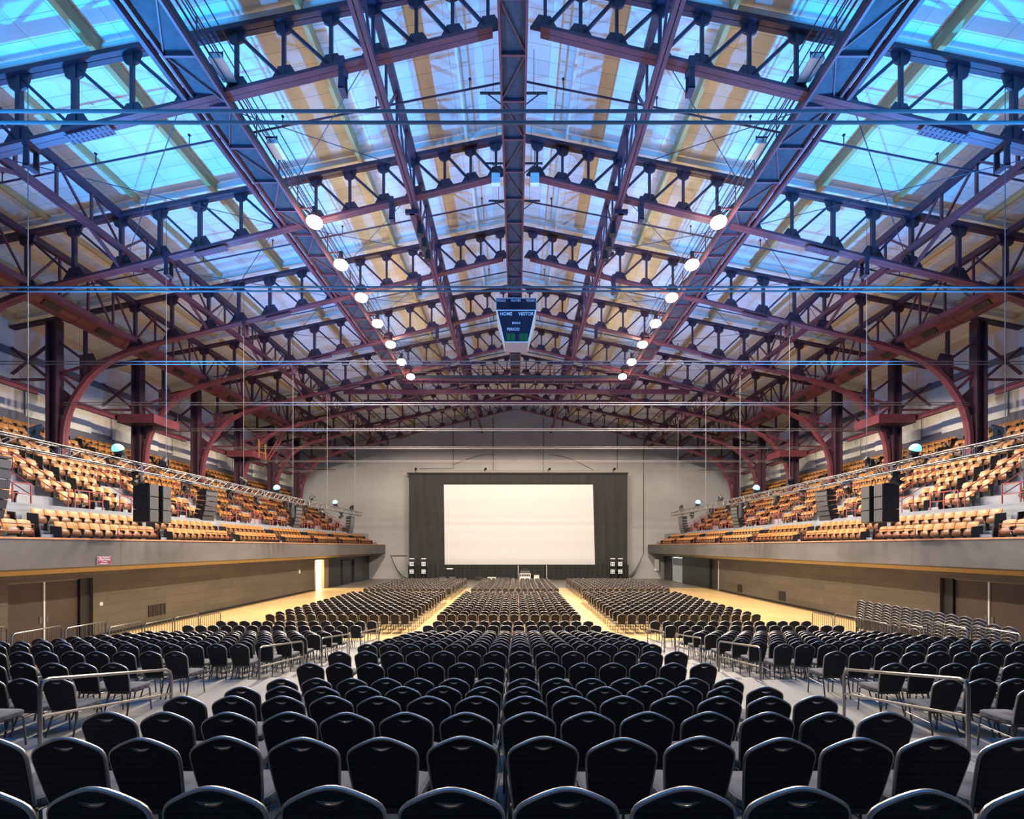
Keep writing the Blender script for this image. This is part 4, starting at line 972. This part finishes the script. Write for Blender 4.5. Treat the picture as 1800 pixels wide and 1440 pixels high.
# ------------------------------------------------------------------ riser platforms
ROWS = [(1.92, 2.065), (2.85, 1.90), (3.77, 1.735), (4.65, 1.59), (5.63, 1.40), (6.6, 1.23), (7.48, 1.23), (8.74, 1.14), (10.35, 0.95), (11.25, 0.84), (12.15, 0.73), (13.05, 0.62), (13.95, 0.52), (14.85, 0.41), (15.75, 0.30), (17.6, 0.18), (19.6, 0.035)]
PX = 12.95
for i, (y, z) in enumerate(ROWS[:-1]):
    ya = y - 0.22 if i else -2.0; yb = ROWS[i + 1][0] - 0.22
    if i == 4: pass
    if i + 1 < len(ROWS) and abs(ROWS[i + 1][1] - z) < 0.001: pass
    t = empty('riser_platform', (0, ya, 0)); tag(t, 'wide grey seating riser step carrying the %s chair row from the camera' % ORD[i + 1], 'platform', 'stepped riser platforms')
    m1 = MB(); m1.box((-PX, 0, z - 0.04), (PX, yb - ya, z)); m1.build('deck_board', 'deck', t)
    m1 = MB(); m1.box((-PX + 0.02, 0.02, 0.0), (PX - 0.02, yb - ya - 0.01, z - 0.04)); m1.build('under_frame', 'riser_front', t)

# ------------------------------------------------------------------ banquet chairs
OUT = [(0.172, 0.43), (0.184, 0.52), (0.195, 0.62), (0.203, 0.71), (0.2065, 0.755), (0.203, 0.785), (0.192, 0.808), (0.172, 0.826), (0.14, 0.845), (0.10, 0.865), (0.055, 0.883), (0.02, 0.891), (0.0, 0.892)]
def lean(z): return -0.14 - (z - 0.43) * 0.26
def outline(): return OUT + [(-x, z) for x, z in OUT[-2::-1]]
def back_mesh():
    bm = bmesh.new(); th = 0.036
    loop = [(x * 0.975, z - 0.004) for x, z in outline()]
    hole = [(-0.056, 0.842), (-0.028, 0.838), (0.0, 0.836), (0.028, 0.838), (0.056, 0.842), (0.040, 0.829), (0.022, 0.821), (0.0, 0.818), (-0.022, 0.821), (-0.040, 0.829)]
    def ring(pts, y): return [bm.verts.new((x, lean(z) + y, z)) for x, z in pts]
    rings = []
    for y, k in ((-th / 2, 0.0), (th / 2, 0.0)):
        a = ring(loop, y); b = ring(hole, y); es = []
        for r in (a, b):
            for i in range(len(r)): es.append(bm.edges.new((r[i], r[(i + 1) % len(r)])))
        bmesh.ops.triangle_fill(bm, use_beauty=True, use_dissolve=False, edges=es)
        rings.append((a, b))
    for w in (0, 1):
        A, B = rings[0][w], rings[1][w]
        for i in range(len(A)): bm.faces.new((A[i], A[(i + 1) % len(A)], B[(i + 1) % len(A)], B[i]))
    bmesh.ops.recalc_face_normals(bm, faces=bm.faces)
    me = bpy.data.meshes.new('backrest'); bm.to_mesh(me); bm.free(); me.materials.append(M['fabric']); return me, hole
ME_cback, HOLE = back_mesh()
m1 = MB(); fp = [(x, lean(z) - 0.002, z) for x, z in outline()]; m1.tube(fp, 0.0115, 8); ME_frame = m1.mesh('back_frame', 'pewter', True)
m1 = MB(); m1.tube([(x, lean(z) - 0.016, z) for x, z in HOLE], 0.004, 5, closed=True); ME_grip = m1.mesh('hand_grip', 'pewter', True)
def cushion(w0, w1, y0, y1, z, h):
    m_ = MB(); nx, ny = 6, 5; vs = []; fs = []
    prof = [(0.0, 1.0), (0.35, 1.03), (0.8, 1.02), (1.0, 0.94)]
    ringp = []
    base = []
    n = 28
    for k in range(n):
        a = 2 * PI * k / n; c, s_ = math.cos(a), math.sin(a); e = 0.38
        u = math.copysign(abs(c) ** e, c); v = math.copysign(abs(s_) ** e, s_); base.append((u, v))
    for (t, sc) in prof:
        for (u, v) in base:
            yy = (y0 + y1) / 2 + v * (y1 - y0) / 2 * sc; w = w0 + (w1 - w0) * (v + 1) / 2
            vs.append((u * w / 2 * sc, yy, z + h * t))
    vs.append((0, (y0 + y1) / 2, z + h * 1.12)); vs.append((0, (y0 + y1) / 2, z))
    L = len(prof)
    for j in range(L - 1):
        for k in range(n): fs.append((j * n + k, j * n + (k + 1) % n, (j + 1) * n + (k + 1) % n, (j + 1) * n + k))
    for k in range(n): fs.append(((L - 1) * n + k, (L - 1) * n + (k + 1) % n, L * n)); fs.append(((k + 1) % n, k, L * n + 1))
    m_.add(vs, fs); return m_
ME_cseat = cushion(0.36, 0.43, -0.14, 0.27, 0.40, 0.065).mesh('seat', 'seat_fabric', True)
def leg_mesh(pts):
    m_ = MB(); m_.tube(pts, 0.012, 8); return m_.mesh('leg', 'leg', True)
ME_legs = [leg_mesh([(s * 0.175, 0.20, 0.41), (s * 0.185, 0.245, 0.36), (s * 0.195, 0.27, 0.0)]) for s in (-1, 1)] + [leg_mesh([(s * 0.160, lean(0.43), 0.43), (s * 0.165, -0.13, 0.36), (s * 0.19, -0.24, 0.0)]) for s in (-1, 1)]
m1 = MB()
for s in (-1, 1): m1.tube([(s * 0.17, 0.21, 0.385), (s * 0.165, -0.12, 0.385)], 0.011, 6)
m1.tube([(-0.17, 0.21, 0.385), (0.17, 0.21, 0.385)], 0.011, 6); m1.tube([(-0.165, -0.12, 0.385), (0.165, -0.12, 0.385)], 0.011, 6)
for s in (-1, 1): m1.tube([(s * 0.19, 0.25, 0.28), (s * 0.178, -0.165, 0.26)], 0.006, 5)
ME_sub = m1.mesh('seat_frame', 'leg', True)
CH = empty('banquet_chair', (0, 0, 0)); link_mesh('backrest', ME_cback, CH); link_mesh('back_frame', ME_frame, CH); link_mesh('hand_grip', ME_grip, CH); link_mesh('seat', ME_cseat, CH); link_mesh('seat_frame', ME_sub, CH)
for me in ME_legs: link_mesh('leg', me, CH)
# low detail chair for the far field
ob = [(0.165, 0.43), (0.198, 0.66), (0.205, 0.77), (0.184, 0.828), (0.10, 0.872), (0.0, 0.890)]; ol = ob + [(-x, z) for x, z in ob[-2::-1]]
bk = MB(); vs = [(x * 0.96, lean(z) - 0.018, z) for x, z in ol] + [(x * 0.96, lean(z) + 0.018, z) for x, z in ol]; n = len(ol)
bk.add(vs, [tuple(range(n)), tuple(range(n, 2 * n))[::-1], (0, n - 1, 2 * n - 1, n)])
rm = MB(); vs = []
for k, (x, z) in enumerate(ol):
    for (a, b) in ((0.955, -0.022), (1.05, -0.012), (1.05, 0.016), (0.955, 0.022)): vs.append((x * a, lean(z) + b, z + (0.010 if a > 1 and z > 0.8 else 0)))
rm.add(vs, [(k * 4 + j, k * 4 + (j + 1) % 4, k * 4 + 4 + (j + 1) % 4, k * 4 + 4 + j) for k in range(n - 1) for j in range(4)])
st = MB(); st.box((-0.205, -0.13, 0.40), (0.205, 0.27, 0.47))
lg = MB()
for s in (-1, 1): lg.beam((s * 0.18, 0.24, 0.40), (s * 0.195, 0.27, 0), 0.02, 0.02); lg.beam((s * 0.16, -0.14, 0.42), (s * 0.19, -0.24, 0), 0.02, 0.02)
far_chairs = Bulk([(bk, 0), (rm, 1), (st, 2), (lg, 3)])

chairs = []
CX = -0.15
for i, (y, z) in enumerate(ROWS):
    cxi = {0: -0.034, 1: -0.09}.get(i, CX)
    for k in range(14): chairs.append(('centre', i, k, cxi + (k - 6.5) * 0.47, y, z))
    if i >= 1:
        inn = {1: 6.25, 2: 6.25, 3: 6.25, 4: 6.25, 5: 6.1, 6: 6.05, 7: 5.98, 8: 5.85}.get(i, 5.76)
        for k in range(14):
            for s, side in SIDES: chairs.append((side, i, k, s * inn + (-0.12 if i >= 8 else -0.2) + s * k * 0.47, y, z))
for b, (y0, n) in enumerate(((21.85, 13), (35.8, 13))):
    for i in range(n):
        y = y0 + 0.94 * i; r = 17 + b * 13 + i
        cx = -0.35 if b == 0 else -0.12
        for k in range(14): chairs.append(('centre', r, k, cx + (k - 6.5) * 0.47, y, 0.0 if y < 46.5 else 0.005))
        for k in range(14):
            chairs.append(('left', r, k, -5.05 - k * 0.47, y, 0.0)); chairs.append(('right', r, k, (4.75 if b == 0 else 5.05) + k * 0.47, y, 0.0))
vis = [c for c in chairs if onscreen(c[3], c[4], c[5] + 0.88, 25 + 240 / c[4]) and c[4] > 1]
vis.sort(key=lambda c: c[4] + (0.15 * abs(c[3]) if c[4] > 6 else 0))
nearc = {id(c) for c in vis[:300]}
cnt = {}
first = True; rnd = random.Random(3)
rowidx = {}
for c in sorted([c for c in chairs if id(c) in nearc], key=lambda c: (c[0], c[1], c[3] if c[0] == 'centre' else abs(c[3]))):
    blk, i, k, x, y, z = c
    key = (blk, i); rowidx.setdefault(blk, [])
    if i not in rowidx[blk]: rowidx[blk].append(i)
    cnt[key] = cnt.get(key, 0) + 1
    o = CH if first else copy_tree(CH); first = False
    o.location = (x + rnd.uniform(-0.008, 0.008), y + 0.26 + rnd.uniform(-0.015, 0.015), z); o.rotation_euler = (0, 0, rnd.uniform(-0.03, 0.03))
    if blk == 'centre': lab = 'black padded banquet chair, %s from the left in the %s centre row from the camera' % (ORD[cnt[key]], ORD[i + 1])
    else: lab = 'black padded banquet chair, %s from the aisle in riser row %d, %s block' % (ORD[cnt[key]], i + 1, blk)
    tag(o, lab, 'chair', 'black banquet chairs in the %s block' % blk)
seen = {id(c) for c in vis}
for c in vis[300:] + [c for c in chairs if id(c) not in seen and c[4] > 1 and onscreen(c[3], c[4], c[5] + 0.88, 700)]:
    far_chairs.put(c[3] + rnd.uniform(-0.012, 0.012), c[4] + 0.26 + rnd.uniform(-0.02, 0.02), c[5], rnd.uniform(-0.04, 0.04))
o = far_chairs.build('banquet_chair_rows', ['fabric', 'pewter', 'seat_fabric', 'leg']); tag(o, 'far rows of black banquet chairs filling the floor towards the screen', 'chairs', kind='stuff')

# stacked chairs at the right
SCH = empty('stacked_chair', (0, 0, 0)); link_mesh('backrest', ME_cback, SCH); link_mesh('back_frame', ME_frame, SCH); link_mesh('seat', ME_cseat, SCH); link_mesh('seat_frame', ME_sub, SCH)
for me in ME_legs: link_mesh('leg', me, SCH)
first = True
for k in range(14):
    y = 14.6 + k * 0.485; nst = 8 if k > 1 else 7
    for j in range(nst):
        o = SCH if first else copy_tree(SCH); first = False
        o.location = (15.0 + 0.012 * j, y, 0.105 * j); o.rotation_euler = (0, 0, -PI / 2 + 0.25)
        tag(o, 'black chair %s up in the %s stack from the near end, behind the barriers' % (ORD[j + 1], ORD[k + 1]), 'chair', 'stacked chairs by the right wall')

# ------------------------------------------------------------------ aisle handrails
def handrail(x, y0, z0, y1, z1, fz0, fz1, label):
    t = empty('aisle_handrail', (x, y0, fz0)); L = y1 - y0; a = z0 - fz0; b = z1 - fz0; c = fz1 - fz0
    tag(t, label, 'handrail', 'steel handrails in the aisles')
    m1 = MB(); r = 0.1
    m1.tube([(0, 0, 0), (0, 0, a - r), (0, 0.03, a - 0.03), (0, r, a - r * (a - b) / L), (0, L - r, b + r * (a - b) / L), (0, L - 0.03, b - 0.03), (0, L, b - r), (0, L, c)], 0.022, 10); m1.build('rail_loop', 'hand', t, smooth=True)
    m1 = MB(); m1.tube([(0, 0, a - 0.42), (0, L, b - 0.38)], 0.018, 8); m1.build('middle_rail', 'hand', t, smooth=True)
    for yy, zz in ((0, 0), (L, c)):
        m1 = MB(); m1.cyl((0, yy, zz), (0, yy, zz + 0.012), 0.05, n=10); m1.build('foot_plate', 'hand', t)
def fl(y):
    z = ROWS[0][1]
    for (a, b) in ROWS:
        if y >= a - 0.22: z = b
    return z
for s, side in SIDES:
    X = -5.4 if s < 0 else 5.12
    for i, (y0, z0, y1, z1) in enumerate(((5.48, 2.42, 7.56, 2.01), (10.15, 1.82, 12.24, 1.54), (13.4, 1.40, 15.6, 1.12), (16.75, 0.98, 18.9, 0.74))):
        handrail(X, y0, z0, y1, z1, fl(y0), fl(y1), 'bent steel pipe handrail in the %s aisle, %s from the camera' % (side, ORD[i + 1]))

# ------------------------------------------------------------------ barriers along the riser sides
BRp = None
def barrier(L):
    t = empty('crowd_barrier', (0, 0, 0))
    m1 = MB(); m1.tube([(0, 0, 0), (0, 0, 1.02), (0, 0.06, 1.08), (0, L - 0.06, 1.08), (0, L, 1.02), (0, L, 0)], 0.02, 8); m1.build('frame', 'hand', t, smooth=True)
    m1 = MB(); m1.tube([(0, 0, 0.14), (0, L, 0.14)], 0.015, 6); m1.build('lower_rail', 'hand', t)
    n = int(L / 0.13); bmsh = MB(); bmsh.cyl((0, 0, 0.14), (0, 0, 1.08), 0.009, n=6); me = bmsh.mesh('bar', 'hand')
    for k in range(1, n): link_mesh('bar', me, t, (0, L * k / n, 0))
    return t
BA = barrier(1.35); usedA = False
for s, side in SIDES:
    y = 9.4; i = 0
    while y < 20.0:
        o = copy_tree(BA) if usedA else BA; usedA = True
        if y > 17.5: z = 0.1
        z = fl(y + 0.7) if y < 19 else 0.0
        o.location = (s * (PX - 0.07), y, z)
        i += 1; tag(o, 'steel bar barrier on the %s edge of the risers, %s from the camera' % (side, ORD[i]), 'barrier', 'steel barriers along the risers')
        y += 1.47

# ------------------------------------------------------------------ corridor lamp and added vestibule light
light('corridor_lamp', 'POINT', (-LWX - 2.3, 45.3, 2.4), (1, 0.9, 0.7), 900, shadow_soft_size=0.2)
light('vestibule_daylight', 'POINT', (LWX + 1.8, 55.3, 2.3), (0.75, 0.92, 1.0), 900, shadow_soft_size=0.2)  # unseen point light added as daylight behind the curtain
